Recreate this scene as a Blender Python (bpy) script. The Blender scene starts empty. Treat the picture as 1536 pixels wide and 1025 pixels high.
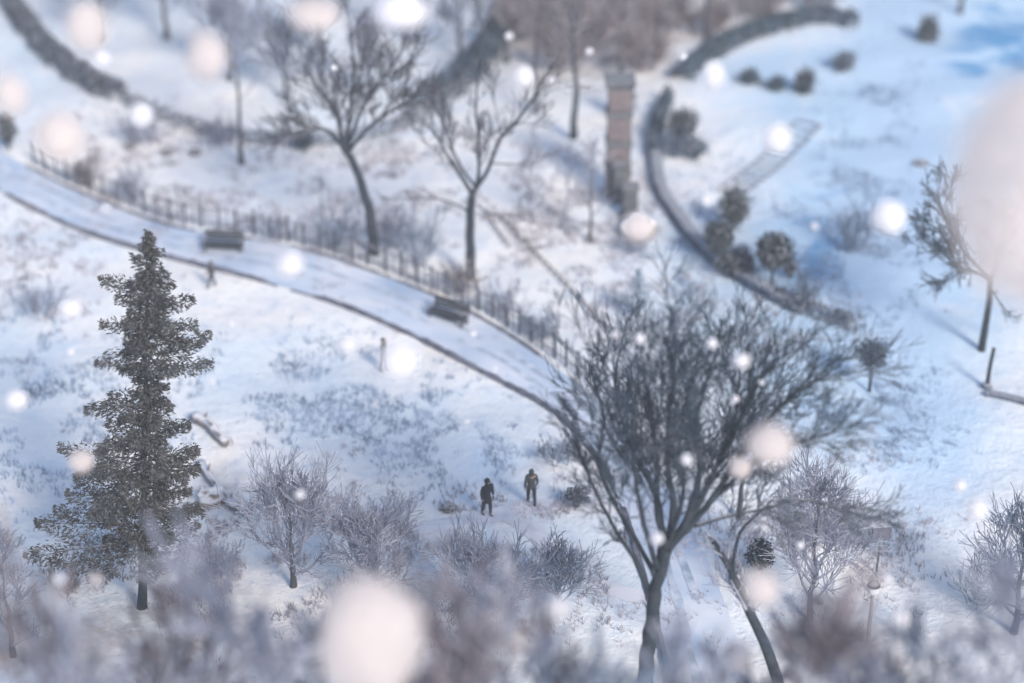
import bpy, bmesh, math, random
from mathutils import Vector, Matrix, Quaternion, noise
PI = math.pi
scene = bpy.context.scene
COL = scene.collection

# ------------------------------------------------------------------ camera geometry
H, PITCH, F = 49.0, math.radians(28), 3200.0
CU, CV = 768.0, 512.5
Fw = Vector((0, math.cos(PITCH), -math.sin(PITCH)))
Up = Vector((0, math.sin(PITCH), math.cos(PITCH)))
Rt = Vector((1, 0, 0))
CAM = Vector((0, 0, H))

def ray(u, v):
    return Fw + Rt * ((u - CU) / F) - Up * ((v - CV) / F)

def terr(x, y):
    z = .22 * math.sin(x * .19 + 1.1) * math.cos(y * .16 + .4) + .10 * math.sin(x * .47 + y * .31) + .06 * math.sin(y * .83 - x * .36 + 2)
    return z

def G(u, v):
    d = ray(u, v)
    z = 0.0
    for _ in range(5):
        t = (z - H) / d.z
        p = CAM + d * t
        z = terr(p.x, p.y)
    return Vector((p.x, p.y, z))

def P(u, v, Y):
    d = ray(u, v)
    return CAM + d * (Y / d.y)

def proj(p):
    q = p - CAM
    w = q.dot(Fw)
    return CU + F * q.dot(Rt) / w, CV - F * q.dot(Up) / w

def hgt(b, v):
    """height above ground at point b whose image row is v"""
    u0, _ = proj(b)
    return P(u0, v, b.y).z - b.z

# ------------------------------------------------------------------ materials
def mat(name, c1, c2=None, scale=3.0, rough=.85, bump=.0, snow=0.0, lo=.35, hi=.65, trans=0.0, detail=5, snow_lo=.35, snow_hi=.8):
    m = bpy.data.materials.new(name)
    m.use_nodes = True
    nt = m.node_tree; N = nt.nodes; L = nt.links
    b = N['Principled BSDF']
    b.inputs['Roughness'].default_value = rough
    b.inputs['Specular IOR Level'].default_value = .25
    tc = N.new('ShaderNodeTexCoord')
    n = N.new('ShaderNodeTexNoise'); n.inputs['Scale'].default_value = scale; n.inputs['Detail'].default_value = detail
    L.new(tc.outputs['Object'], n.inputs['Vector'])
    mr = N.new('ShaderNodeMapRange'); mr.inputs['From Min'].default_value = lo; mr.inputs['From Max'].default_value = hi
    L.new(n.outputs['Fac'], mr.inputs['Value'])
    mx = N.new('ShaderNodeMix'); mx.data_type = 'RGBA'
    mx.inputs['A'].default_value = (*c1, 1); mx.inputs['B'].default_value = (*(c2 or c1), 1)
    L.new(mr.outputs['Result'], mx.inputs['Factor'])
    out = mx.outputs['Result']
    if snow > 0:
        g = N.new('ShaderNodeNewGeometry'); s = N.new('ShaderNodeSeparateXYZ')
        L.new(g.outputs['Normal'], s.inputs['Vector'])
        m2 = N.new('ShaderNodeMapRange'); m2.inputs['From Min'].default_value = snow_lo; m2.inputs['From Max'].default_value = snow_hi
        m2.inputs['To Max'].default_value = snow
        L.new(s.outputs['Z'], m2.inputs['Value'])
        mx2 = N.new('ShaderNodeMix'); mx2.data_type = 'RGBA'
        mx2.inputs['B'].default_value = (.80, .82, .88, 1)
        L.new(out, mx2.inputs['A']); L.new(m2.outputs['Result'], mx2.inputs['Factor'])
        out = mx2.outputs['Result']
    L.new(out, b.inputs['Base Color'])
    if bump:
        bp = N.new('ShaderNodeBump'); bp.inputs['Strength'].default_value = bump; bp.inputs['Distance'].default_value = .05
        L.new(n.outputs['Fac'], bp.inputs['Height']); L.new(bp.outputs['Normal'], b.inputs['Normal'])
    if trans:
        tr = N.new('ShaderNodeBsdfTranslucent'); L.new(out, tr.inputs['Color'])
        ms = N.new('ShaderNodeMixShader'); ms.inputs[0].default_value = trans
        L.new(b.outputs[0], ms.inputs[1]); L.new(tr.outputs[0], ms.inputs[2])
        L.new(ms.outputs[0], N['Material Output'].inputs['Surface'])
    return m

M = {}
M['bark'] = mat('dark_bark', (.014, .024, .038), (.036, .048, .064), 2.5, bump=.5, snow=.6, snow_lo=.72, snow_hi=.98)
M['twig'] = mat('dark_twig', (.018, .040, .070), (.05, .085, .13), .8, snow=.25, snow_lo=.6)
M['greybark'] = mat('grey_bark', (.045, .05, .065), (.09, .09, .11), 2.5, bump=.5, snow=.7)
M['darktwig'] = mat('brown_grey_twig', (.05, .055, .075), (.12, .125, .16), .9, snow=.35, snow_lo=.6)
M['mauvetwig'] = mat('mauve_frosted_twig', (.11, .095, .12), (.26, .235, .28), .8, snow=.45)
M['greytwig'] = mat('frosted_twig', (.14, .16, .24), (.33, .36, .47), .9, snow=.6)
M['browntwig'] = mat('brown_frosted_twig', (.13, .10, .11), (.33, .28, .30), .8, snow=.6)
M['bluetwig'] = mat('blue_grey_twig', (.08, .12, .19), (.20, .27, .38), .9, snow=.5)
M['needle'] = mat('spruce_needles', (.020, .024, .030), (.055, .056, .058), .9, snow=.10)
M['bluespruce'] = mat('blue_spruce_needles', (.08, .15, .24), (.2, .3, .42), 1.5, snow=.4)
M['leaf'] = mat('dark_evergreen_leaf', (.010, .025, .040), (.03, .052, .075), 2, snow=.38, snow_lo=.55)
M['hedge'] = mat('hedge_leaf', (.035, .05, .075), (.10, .12, .17), .7, snow=.2)
M['bluehedge'] = mat('blue_hedge_leaf', (.02, .042, .075), (.055, .10, .15), .7, snow=.1)
M['iron'] = mat('weathered_iron', (.05, .055, .07), (.11, .11, .13), 4, rough=.6, snow=.3)
M['fencewood'] = mat('fence_wood', (.045, .055, .08), (.12, .13, .17), 3, snow=.35, bump=.3)
M['stone'] = mat('kerb_stone', (.07, .08, .11), (.17, .18, .23), 2, bump=.5, snow=.0)
M['stonetop'] = mat('wall_stone', (.04, .06, .10), (.12, .15, .21), 2, bump=.6, snow=.25)
M['greystone'] = mat('grey_pillar_stone', (.07, .08, .10), (.14, .15, .17), 2, bump=.5, snow=.12)
M['bench'] = mat('bench_wood', (.025, .035, .05), (.06, .07, .09), 6, bump=.3)
M['rock'] = mat('rock', (.20, .18, .17), (.42, .38, .36), 2, bump=.8, snow=.9)
M['brownrock'] = mat('brown_rock', (.16, .13, .12), (.34, .28, .25), 2, bump=.8, snow=.85)
M['log'] = mat('log_bark', (.12, .115, .13), (.25, .23, .25), 4, bump=.8, snow=.8)
M['skin'] = mat('skin', (.45, .28, .21), (.5, .32, .25), 20)
M['coat_dark'] = mat('dark_coat', (.012, .02, .032), (.03, .04, .055), 6)
M['coat_grey'] = mat('grey_coat', (.045, .055, .065), (.07, .08, .09), 6)
M['coat_pale'] = mat('pale_coat', (.06, .06, .07), (.10, .095, .11), 6)
M['trousers'] = mat('trousers', (.02, .028, .04), (.035, .045, .06), 8)
M['trousers2'] = mat('grey_trousers', (.04, .05, .07), (.06, .07, .09), 8)
M['hair'] = mat('hair', (.015, .013, .012), (.03, .026, .024), 20)
M['boot'] = mat('boot', (.01, .01, .012), (.02, .02, .024), 10)
M['rope'] = mat('rope', (.16, .14, .15), (.26, .22, .22), 8)
M['sign'] = mat('sign_metal', (.10, .11, .16), (.15, .16, .21), 6, rough=.5, snow=.5)
M['white'] = mat('white_paint', (.7, .72, .78), (.78, .8, .84), 6, rough=.5)
M['glass'] = mat('frosted_glass', (.5, .55, .62), (.6, .65, .7), 6, rough=.2)
M['weeds'] = mat('dry_weeds', (.20, .19, .23), (.42, .40, .45), .5)
M['weedsblue'] = mat('blue_weeds', (.12, .18, .28), (.32, .42, .56), .5)
M['flake'] = mat('snowflake_white', (.86, .86, .90), (.90, .90, .94), 6, rough=1, trans=.5)
M['flakewarm'] = mat('snowflake_cream', (.76, .71, .72), (.84, .77, .74), 5, rough=1, trans=.5)
for _k, _f in (('flakewarm', .30), ('flake', .08)):          # loose crystals let the view through a little
    _nt = M[_k].node_tree; _o = _nt.nodes['Material Output']; _src = _o.inputs['Surface'].links[0].from_socket
    _t = _nt.nodes.new('ShaderNodeBsdfTransparent'); _m = _nt.nodes.new('ShaderNodeMixShader'); _m.inputs[0].default_value = _f
    _nt.links.new(_src, _m.inputs[1]); _nt.links.new(_t.outputs[0], _m.inputs[2]); _nt.links.new(_m.outputs[0], _o.inputs['Surface'])
M['ice'] = mat('road_ice_snow', (.38, .50, .68), (.74, .77, .85), .30, rough=.6, bump=.25, lo=.3, hi=.7)

# banded brick material
def brick_mat():
    m = bpy.data.materials.new('banded_brick'); m.use_nodes = True
    nt = m.node_tree; N = nt.nodes; L = nt.links; b = N['Principled BSDF']; b.inputs['Roughness'].default_value = .9
    tc = N.new('ShaderNodeTexCoord'); mp = N.new('ShaderNodeMapping'); mp.inputs['Rotation'].default_value = (PI / 2, 0, 0)
    br = N.new('ShaderNodeTexBrick'); br.inputs['Color1'].default_value = (.11, .095, .105, 1); br.inputs['Color2'].default_value = (.17, .145, .15, 1)
    br.inputs['Mortar'].default_value = (.24, .22, .25, 1); br.inputs['Scale'].default_value = 1.0
    br.inputs['Brick Width'].default_value = .45; br.inputs['Row Height'].default_value = .16; br.inputs['Mortar Size'].default_value = .012
    L.new(tc.outputs['Object'], mp.inputs['Vector']); L.new(mp.outputs[0], br.inputs['Vector'])
    L.new(br.outputs['Color'], b.inputs['Base Color'])
    return m
M['brick'] = brick_mat()

# ------------------------------------------------------------------ mesh builder
class MB:
    def __init__(s): s.v = []; s.f = []
    def tube(s, pts, rad, n=5, cap=True):
        base = len(s.v); k = len(pts)
        ref = Vector((.31, .87, .12))
        for i, p in enumerate(pts):
            t = (pts[min(i + 1, k - 1)] - pts[max(i - 1, 0)])
            if t.length < 1e-6: t = Vector((0, 0, 1))
            t.normalize()
            a = t.cross(ref)
            if a.length < .05: a = t.cross(Vector((1, 0, 0)))
            a.normalize(); b = t.cross(a)
            for j in range(n):
                an = 2 * PI * j / n
                s.v.append(p + (a * math.cos(an) + b * math.sin(an)) * rad[i])
        for i in range(k - 1):
            for j in range(n):
                s.f.append((base + i * n + j, base + i * n + (j + 1) % n, base + (i + 1) * n + (j + 1) % n, base + (i + 1) * n + j))
        if cap:
            s.f.append(tuple(base + j for j in reversed(range(n))))
            s.f.append(tuple(base + (k - 1) * n + j for j in range(n)))
    def leaf(s, p, a, b):
        i = len(s.v); s.v += [p - a * .5, p + b * .5, p + a * .5, p - b * .5]; s.f.append((i, i + 1, i + 2, i + 3))
    def box(s, c, sz, rot=0.0, M3=None, bev=0.0):
        i = len(s.v); hx, hy, hz = sz[0] / 2, sz[1] / 2, sz[2] / 2
        R = M3 or Matrix.Rotation(rot, 3, 'Z')
        bv = bev or min(sz) * .12
        # chamfered box : 24 verts
        idx = {}
        for sx in (-1, 1):
            for sy in (-1, 1):
                for sz_ in (-1, 1):
                    for ax in range(3):
                        q = [sx * hx, sy * hy, sz_ * hz]
                        for a2 in range(3):
                            if a2 != ax: q[a2] -= (sx, sy, sz_)[a2] * bv
                        idx[(sx, sy, sz_, ax)] = len(s.v); s.v.append(Vector(c) + R @ Vector(q))
        def I(t, ax): return idx[(t[0], t[1], t[2], ax)]
        for ax in range(3):
            o1, o2 = (ax + 1) % 3, (ax + 2) % 3
            for sg in (-1, 1):
                q = []
                for (x, y) in ((-1, -1), (1, -1), (1, 1), (-1, 1)):
                    t = [0, 0, 0]; t[ax] = sg; t[o1] = x; t[o2] = y; q.append(I(t, ax))
                s.f.append(tuple(q if sg > 0 else q[::-1]))
            for x in (-1, 1):
                for y in (-1, 1):
                    t1 = [0, 0, 0]; t2 = [0, 0, 0]
                    t1[ax] = -1; t2[ax] = 1
                    t1[o1] = t2[o1] = x; t1[o2] = t2[o2] = y
                    q = [I(t1, o1), I(t2, o1), I(t2, o2), I(t1, o2)]
                    s.f.append(tuple(q if x * y > 0 else q[::-1]))
        for sx in (-1, 1):
            for sy in (-1, 1):
                for sz_ in (-1, 1):
                    t = (sx, sy, sz_); q = [I(t, 0), I(t, 1), I(t, 2)]
                    s.f.append(tuple(q if sx * sy * sz_ > 0 else q[::-1]))
    def lump(s, c, r, rng, sub=2, amp=.2, sq=(1, 1, 1), fr=1.5):
        bm = bmesh.new(); bmesh.ops.create_icosphere(bm, subdivisions=sub, radius=1)
        off = Vector((rng.random() * 50, rng.random() * 50, rng.random() * 50)); base = len(s.v)
        for v in bm.verts:
            k = 1 + amp * noise.noise(v.co * fr + off) * 1.6
            s.v.append(Vector(c) + Vector((v.co.x * sq[0], v.co.y * sq[1], v.co.z * sq[2])) * r * k)
        for f in bm.faces: s.f.append(tuple(base + v.index for v in f.verts))
        bm.free()
    def build(s, name, m, parent=None, smooth=True):
        me = bpy.data.meshes.new(name)
        loc = ORG.get(parent.name, Vector((0, 0, 0))) if parent is not None else Vector((0, 0, 0))
        me.from_pydata([tuple(v - loc) for v in s.v], [], s.f)
        me.validate(); me.update()
        if smooth: me.polygons.foreach_set('use_smooth', [True] * len(me.polygons))
        me.materials.append(M[m] if isinstance(m, str) else m)
        o = bpy.data.objects.new(name, me); COL.objects.link(o)
        if parent is not None: o.parent = parent; ORG[o.name] = loc
        return o
ORG = {}

def empty(name, loc, label, cat, group=None):
    o = bpy.data.objects.new(name, None); COL.objects.link(o)
    o.location = loc; o.empty_display_size = .3
    p = o
    while p.parent: p = p.parent
    ORG[o.name] = Vector(loc)
    o['label'] = label; o['category'] = cat
    if group: o['group'] = group
    return o

def tag(o, label=None, cat=None, group=None, kind=None):
    if label: o['label'] = label
    if cat: o['category'] = cat
    if group: o['group'] = group
    if kind: o['kind'] = kind
    return o

def rv(rng):
    while True:
        v = Vector((rng.uniform(-1, 1), rng.uniform(-1, 1), rng.uniform(-1, 1)))
        if .05 < v.length < 1: return v.normalized()

# ------------------------------------------------------------------ growing branches
def grow(mb, p, d, L, r, lvl, rng, kids=5, ang=.7, up=.12, wig=.22, rmin=.012, nseg=4, shrink=.62):
    pts = [p.copy()]; rad = [r]; d = d.copy()
    for i in range(nseg):
        d = (d + rv(rng) * wig + Vector((0, 0, up))).normalized()
        pts.append(pts[-1] + d * (L / nseg)); rad.append(max(rmin, r * (1 - .75 * (i + 1) / nseg)))
    mb.tube(pts, rad, 5 if r > .06 else 3, cap=False)
    if lvl <= 0: return
    for k in range(kids):
        t = rng.uniform(.25, 1.0) * nseg
        i = min(int(t), nseg - 1); q = pts[i].lerp(pts[i + 1], t - i)
        dd = (pts[i + 1] - pts[i]).normalized()
        ax = dd.cross(rv(rng))
        if ax.length < .05: continue
        nd = Quaternion(ax.normalized(), ang * rng.uniform(.6, 1.3)) @ dd
        grow(mb, q, nd, L * shrink * rng.uniform(.65, 1.15), max(rmin, rad[i] * .55), lvl - 1, rng, kids, ang, up, wig, rmin, max(2, nseg - 1), shrink)

def limb(pts_px, Y, r0, r1, rng, jd=.0):
    """polyline given on the picture, laid in depth Y + own offset; smoothed"""
    P3 = [P(u, v, Y + (o[0] if o else 0)) for (u, v, *o) in pts_px]
    out = []
    n = len(P3)
    for i in range(n - 1):
        p0 = P3[max(i - 1, 0)]; p1 = P3[i]; p2 = P3[i + 1]; p3 = P3[min(i + 2, n - 1)]
        for k in range(4):
            t = k / 4
            out.append(.5 * ((2 * p1) + (p2 - p0) * t + (2 * p0 - 5 * p1 + 4 * p2 - p3) * t * t + (3 * p1 - p0 - 3 * p2 + p3) * t ** 3))
    out.append(P3[-1])
    m = len(out)
    for i in range(1, m - 1): out[i] = out[i] + rv(rng) * jd
    return out, [r0 + (r1 - r0) * (i / (m - 1)) for i in range(m)]

def drawn_tree(name, base, limbs, label, cat, seed, tm, cm, twigs, group=None):
    """limbs: list of (polyline px, r0, r1, n_children, child_len, lvl)"""
    rng = random.Random(seed)
    b = G(*base) if isinstance(base, tuple) else base
    root = empty(name, b, label, cat, group)
    tr = MB(); cr = MB()
    for (pl, r0, r1, nk, cl, lvl) in limbs:
        pts, rad = limb(pl, b.y, r0, r1, rng, r0 * .12)
        rad = [q * twigs.get('rs', 1) for q in rad]; tr.tube(pts, rad, 7, cap=True)
        m = len(pts)
        for k in range(nk):
            t = (1 - (1 - twigs.get('start', .25)) * rng.random() ** twigs.get('pw', .8)) * (m - 1) if k > 0 else m - 1.001
            i = min(int(t), m - 2); q = pts[i].lerp(pts[i + 1], t - i); dd = (pts[i + 1] - pts[i]).normalized()
            ax = dd.cross(rv(rng))
            if ax.length < .05: continue
            nd = Quaternion(ax.normalized(), twigs.get('a0', .6) * rng.uniform(.3, 1.3)) @ dd
            grow(cr, q, nd, cl * twigs.get('cls', 1) * rng.uniform(.6, 1.2), max(.03, rad[i] * twigs.get('rr', .45)), lvl, rng, twigs.get('kids', 5), twigs.get('ang', .7),
                 twigs.get('up', .1), twigs.get('wig', .22), twigs.get('rmin', .014))
    tr.build('trunk', tm, root); cr.build('branches', cm, root)
    return root

def wild_tree(name, b, h, w, label, cat, seed, tm='greybark', cm='greytwig', fork=.3, nl=7, lvl=2, kids=6, r=.2, lean=(0, 0), rmin=.014, group=None, ang=.65, up=.1, elev=(.5, 1.2)):
    rng = random.Random(seed)
    root = empty(name, b, label, cat, group)
    tr = MB(); cr = MB()
    top = b + Vector((lean[0], lean[1], h * .8))
    pts = []; rad = []
    for i in range(9):
        t = i / 8
        q = b.lerp(top, t) + Vector((rng.uniform(-1, 1), rng.uniform(-1, 1), 0)) * h * .012 * (1 if i else 0)
        pts.append(q - (Vector((0, 0, .15)) if i == 0 else Vector((0, 0, 0)))); rad.append(r * (1.25 if i == 0 else 1 - .8 * t))
    tr.tube(pts, rad, 7)
    for k in range(nl):
        t = fork + (1 - fork) * (k + rng.random() * .7) / nl
        i = min(int(t * 8), 7); q = pts[i].lerp(pts[i + 1], t * 8 - i)
        a = k * 2.4 + rng.uniform(-.4, .4); el = elev[0] + (elev[1] - elev[0]) * t
        d = Vector((math.cos(a) * math.cos(el), math.sin(a) * math.cos(el), math.sin(el)))
        Lr = min(w * (1.15 - .45 * abs(t - .5)), (h - (q.z - b.z)) / max(.3, math.sin(el)) * .95 + .3)
        grow(cr, q, d, max(Lr * .75, .4), rad[i] * .55, lvl, rng, kids, ang, up, .2, rmin)
    grow(cr, pts[-1], Vector((0, 0, 1)), h * .2, rad[-1], lvl, rng, kids, ang, up, .2, rmin)
    tr.build('trunk', tm, root); cr.build('branches', cm, root)
    return root

def leafball(mb, c, rx, rz, n, s, rng, shell=.45, ry=None, rag=.28):
    ry = ry or rx
    off = Vector((rng.random() * 50, 0, 0))
    for _ in range(n):
        d = rv(rng); k = rng.uniform(shell, 1) * (1 + rag * noise.noise(d * 2.2 + off) + rag * .6 * noise.noise(d * 5.5 + off))
        p = c + Vector((d.x * rx, d.y * ry, d.z * rz)) * k
        a = rv(rng); b = a.cross(rv(rng))
        if b.length < .1: continue
        sz = s * rng.uniform(.6, 1.4)
        mb.leaf(p, a * sz, b.normalized() * sz * .6)

def topiary(name, u, vb, vc, pxw, pxh, label, seed, m='leaf', n=1500, cat='shrub', group=None, stem_r=.07, s=.22):
    b = G(u, vb); rng = random.Random(seed)
    root = empty(name, b, label, cat, group)
    dist = (b - CAM).length; ppm = F / dist
    rx = pxw / 2 / ppm * 1.0; rz = pxh / 2 / ppm / .92; s *= .7; n = int(n * 1.7); rag = .25 if name == 'round_tree' else .6
    c = Vector((b.x, b.y, b.z + max(hgt(b, vc), rz * .6)))
    mb = MB(); leafball(mb, c, rx, rz, n, s, rng, rag=rag); mb.build('foliage', m, root, smooth=False)
    st = MB(); st.tube([b - Vector((0, 0, .1)), b.lerp(c, .5), c], [stem_r * 1.2, stem_r, stem_r * .7], 6)
    for _ in range(7):
        st.tube([b.lerp(c, .75), c + rv(rng) * rx * .7], [stem_r * .5, .015], 4)
    st.build('trunk', 'bark', root)
    return root

def bush(name, u, v, wpx, hpx, label, seed, m='greytwig', n=26, cat='bush', group=None, lvl=2, kids=4, rmin=.013):
    b = G(u, v); rng = random.Random(seed); root = empty(name, b, label, cat, group)
    ppm = F / (b - CAM).length; w = wpx / 2 / ppm; h = hpx / ppm / .9
    mb = MB()
    for k in range(n):
        a = rng.random() * 2 * PI; q = b + Vector((math.cos(a), math.sin(a), 0)) * w * .45 * rng.random()
        d = Vector((math.cos(a) * .6 * w / max(w, h), math.sin(a) * .6 * w / max(w, h), 1)).normalized()
        grow(mb, q, d, h * rng.uniform(.5, .95), .03, lvl, rng, kids, .6, .08, .25, rmin, 3, .5)
    mb.build('twigs', m, root)
    return root

# ------------------------------------------------------------------ curves
def smooth_px(pl, per=8):
    out = []; n = len(pl)
    for i in range(n - 1):
        p0 = pl[max(i - 1, 0)]; p1 = pl[i]; p2 = pl[i + 1]; p3 = pl[min(i + 2, n - 1)]
        for k in range(per):
            t = k / per
            out.append(tuple(.5 * ((2 * p1[j]) + (p2[j] - p0[j]) * t + (2 * p0[j] - 5 * p1[j] + 4 * p2[j] - p3[j]) * t * t + (3 * p1[j] - p0[j] - 3 * p2[j] + p3[j]) * t ** 3) for j in (0, 1)))
    out.append(tuple(pl[-1][:2])); return out

def resample(pts, n):
    L = [0]
    for a, b in zip(pts, pts[1:]): L.append(L[-1] + (b - a).length)
    out = []; j = 0
    for i in range(n):
        s = L[-1] * i / (n - 1)
        while j < len(L) - 2 and L[j + 1] < s: j += 1
        t = (s - L[j]) / max(1e-6, L[j + 1] - L[j]); out.append(pts[j].lerp(pts[j + 1], min(1, t)))
    return out

def gcurve(pl, n=120):
    pts = resample([G(u, v) for u, v in smooth_px(pl)], n)
    return [Vector((p.x, p.y, terr(p.x, p.y))) for p in pts]

def length(pts): return sum((b - a).length for a, b in zip(pts, pts[1:]))

def strip(pts, w, h, z0=-.2, wob=0, rng=None, brk=0):
    """solid band w wide and h high along ground curve"""
    mb = MB(); n = len(pts)
    for i, p in enumerate(pts):
        t = (pts[min(i + 1, n - 1)] - pts[max(i - 1, 0)]); t.z = 0; t.normalize(); s = Vector((-t.y, t.x, 0))
        ww = w * (1 + (rng.uniform(-wob, wob) if rng else 0)); hh = h * (1 + (rng.uniform(-wob, wob) if rng else 0))
        if brk: hh = hh * min(1, max(-.3, .75 + 1.6 * noise.noise(Vector((i * .05, brk, 0))) + .5 * noise.noise(Vector((i * .3, brk, 4)))))
        for (a, z) in ((-.5, z0), (-.5, hh * .85), (-.38, hh), (.38, hh), (.5, hh * .85), (.5, z0)):
            mb.v.append(p + s * ww * a + Vector((0, 0, z)))
    for i in range(n - 1):
        for j in range(5):
            mb.f.append((i * 6 + j, i * 6 + j + 1, i * 6 + 7 + j, i * 6 + 6 + j))
    mb.f.append(tuple(range(6))[::-1]); mb.f.append(tuple((n - 1) * 6 + j for j in range(6)))
    return mb

# ------------------------------------------------------------------ ground
BLUE_PATCHES = [(1500, 60, 130, 75, 2.2), (1350, 170, 160, 150, .6), (1340, 420, 150, 220, .6), (1260, 300, 90, 260, .3), (1460, 450, 100, 260, .55), (1200, 100, 160, 110, .35), (1250, 620, 120, 90, .35), (1150, 120, 150, 60, .5), (1120, 380, 130, 90, .55), (1230, 390, 110, 110, .6),  # soft blobs where the ground snow colour turns bluer
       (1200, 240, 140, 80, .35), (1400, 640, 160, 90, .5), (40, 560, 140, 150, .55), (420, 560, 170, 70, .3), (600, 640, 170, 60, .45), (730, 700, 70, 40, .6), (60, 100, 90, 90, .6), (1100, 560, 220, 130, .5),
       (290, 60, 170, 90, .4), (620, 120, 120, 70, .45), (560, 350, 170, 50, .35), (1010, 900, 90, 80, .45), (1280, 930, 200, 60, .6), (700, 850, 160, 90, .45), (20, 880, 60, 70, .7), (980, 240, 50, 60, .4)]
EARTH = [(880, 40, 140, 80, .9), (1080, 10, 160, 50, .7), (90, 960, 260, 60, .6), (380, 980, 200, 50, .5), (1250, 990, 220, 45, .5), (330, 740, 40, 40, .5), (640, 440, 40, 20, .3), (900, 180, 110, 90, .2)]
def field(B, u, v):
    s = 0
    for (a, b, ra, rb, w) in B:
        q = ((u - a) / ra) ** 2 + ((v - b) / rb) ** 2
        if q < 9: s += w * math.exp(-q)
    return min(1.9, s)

def ground():
    xs = [-1500, -800, -400, -200, -120, -90]; x = -66
    while x <= 66: xs.append(x); x += .6
    xs += [90, 120, 200, 400, 800, 1500]
    ys = [-400, -150, -40, 0, 20, 32]; y = 40
    while y <= 215: ys.append(y); y += .6
    ys += [230, 260, 320, 450, 800, 1500, 2500]
    V = []; ice = []; earth = []; ave = []
    for yy in ys:
        for xx in xs:
            z = terr(xx, yy)
            n1 = noise.noise(Vector((xx * .09, yy * .07, 3.1)))
            V.append((xx, yy, z))
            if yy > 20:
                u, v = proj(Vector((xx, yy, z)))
                ice.append(field(BLUE_PATCHES, u + n1 * 60, v + n1 * 40)); earth.append(field(EARTH, u - n1 * 50, v + n1 * 30))
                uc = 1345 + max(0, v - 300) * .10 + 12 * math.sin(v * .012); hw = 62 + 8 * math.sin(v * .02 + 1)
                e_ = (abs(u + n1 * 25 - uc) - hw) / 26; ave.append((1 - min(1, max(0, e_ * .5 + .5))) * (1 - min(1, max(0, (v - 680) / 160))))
            else: ice.append(0.0); earth.append(0.0); ave.append(0.0)
    nx = len(xs); Fc = [(j * nx + i, j * nx + i + 1, (j + 1) * nx + i + 1, (j + 1) * nx + i) for j in range(len(ys) - 1) for i in range(nx - 1)]
    me = bpy.data.meshes.new('ground'); me.from_pydata(V, [], Fc); me.update()
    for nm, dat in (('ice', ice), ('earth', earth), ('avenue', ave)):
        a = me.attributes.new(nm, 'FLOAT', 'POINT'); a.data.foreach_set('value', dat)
    me.polygons.foreach_set('use_smooth', [True] * len(me.polygons))
    m = bpy.data.materials.new('snowy_ground'); m.use_nodes = True
    nt = m.node_tree; N = nt.nodes; L = nt.links; b = N['Principled BSDF']
    b.inputs['Roughness'].default_value = .75; b.inputs['Specular IOR Level'].default_value = .2
    tc = N.new('ShaderNodeTexCoord')
    def nz(sc, det=5, ro=.55, dist=0, st=(1, 1, 1)):
        mp = N.new('ShaderNodeMapping'); mp.inputs['Scale'].default_value = st; L.new(tc.outputs['Object'], mp.inputs['Vector'])
        n = N.new('ShaderNodeTexNoise'); n.inputs['Scale'].default_value = sc; n.inputs['Detail'].default_value = det; n.inputs['Roughness'].default_value = ro
        n.inputs['Distortion'].default_value = dist; L.new(mp.outputs[0], n.inputs['Vector']); return n.outputs['Fac']
    def mr(x, a, c, lo=0, hi=1):
        r = N.new('ShaderNodeMapRange'); r.inputs['From Min'].default_value = a; r.inputs['From Max'].default_value = c
        r.inputs['To Min'].default_value = lo; r.inputs['To Max'].default_value = hi; L.new(x, r.inputs['Value']); return r.outputs['Result']
    def mix(f, A, Bc):
        x = N.new('ShaderNodeMix'); x.data_type = 'RGBA'; L.new(f, x.inputs['Factor'])
        for s_, c_ in (('A', A), ('B', Bc)):
            if isinstance(c_, tuple): x.inputs[s_].default_value = (*c_, 1)
            else: L.new(c_, x.inputs[s_])
        return x.outputs['Result']
    def mth(op, a, c):
        x = N.new('ShaderNodeMath'); x.operation = op; x.use_clamp = False
        for i_, c_ in enumerate((a, c)):
            if isinstance(c_, (int, float)): x.inputs[i_].default_value = c_
            else: L.new(c_, x.inputs[i_])
        return x.outputs[0]
    at = N.new('ShaderNodeAttribute'); at.attribute_name = 'ice'; ae = N.new('ShaderNodeAttribute'); ae.attribute_name = 'earth'  # first attribute holds how blue the snow colour gets
    base = mix(mr(nz(.11, 6, .6, .6), .35, .68), (.96, .91, .865), (.74, .81, .88))
    base = mix(mr(nz(.55, 5, .65, .4), .48, .74, 0, .65), base, (.55, .63, .77))
    base = mix(mr(nz(2.2, 4, .7), .54, .74, 0, .6), base, (.42, .45, .54))
    bluef = mth('MULTIPLY', at.outputs['Fac'], mr(nz(.28, 6, .62, .8), .28, .70, .45, 1.15))
    base = mix(mr(bluef, 0, .95), base, (.48, .65, .83))
    base = mix(mr(bluef, 1.15, 1.6), base, (.12, .33, .60))
    ef = mth('MULTIPLY', ae.outputs['Fac'], mr(nz(.35, 6, .65, 1.0), .38, .62, .15, 1.2))
    base = mix(mr(ef, .1, 1), base, (.27, .22, .215))
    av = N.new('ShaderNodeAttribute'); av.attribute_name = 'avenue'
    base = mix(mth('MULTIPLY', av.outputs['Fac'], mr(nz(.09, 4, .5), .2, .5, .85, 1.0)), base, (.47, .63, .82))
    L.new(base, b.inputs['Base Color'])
    bp = N.new('ShaderNodeBump'); bp.inputs['Strength'].default_value = .8; bp.inputs['Distance'].default_value = .18
    hh = mth('ADD', nz(.9, 6, .65), mth('MULTIPLY', nz(4.5, 3, .6), .35)); L.new(hh, bp.inputs['Height']); L.new(bp.outputs['Normal'], b.inputs['Normal'])
    me.materials.append(m)
    o = bpy.data.objects.new('ground', me); COL.objects.link(o); tag(o, kind='structure', label='snow covered park ground with bluish patches')
ground()

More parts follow.
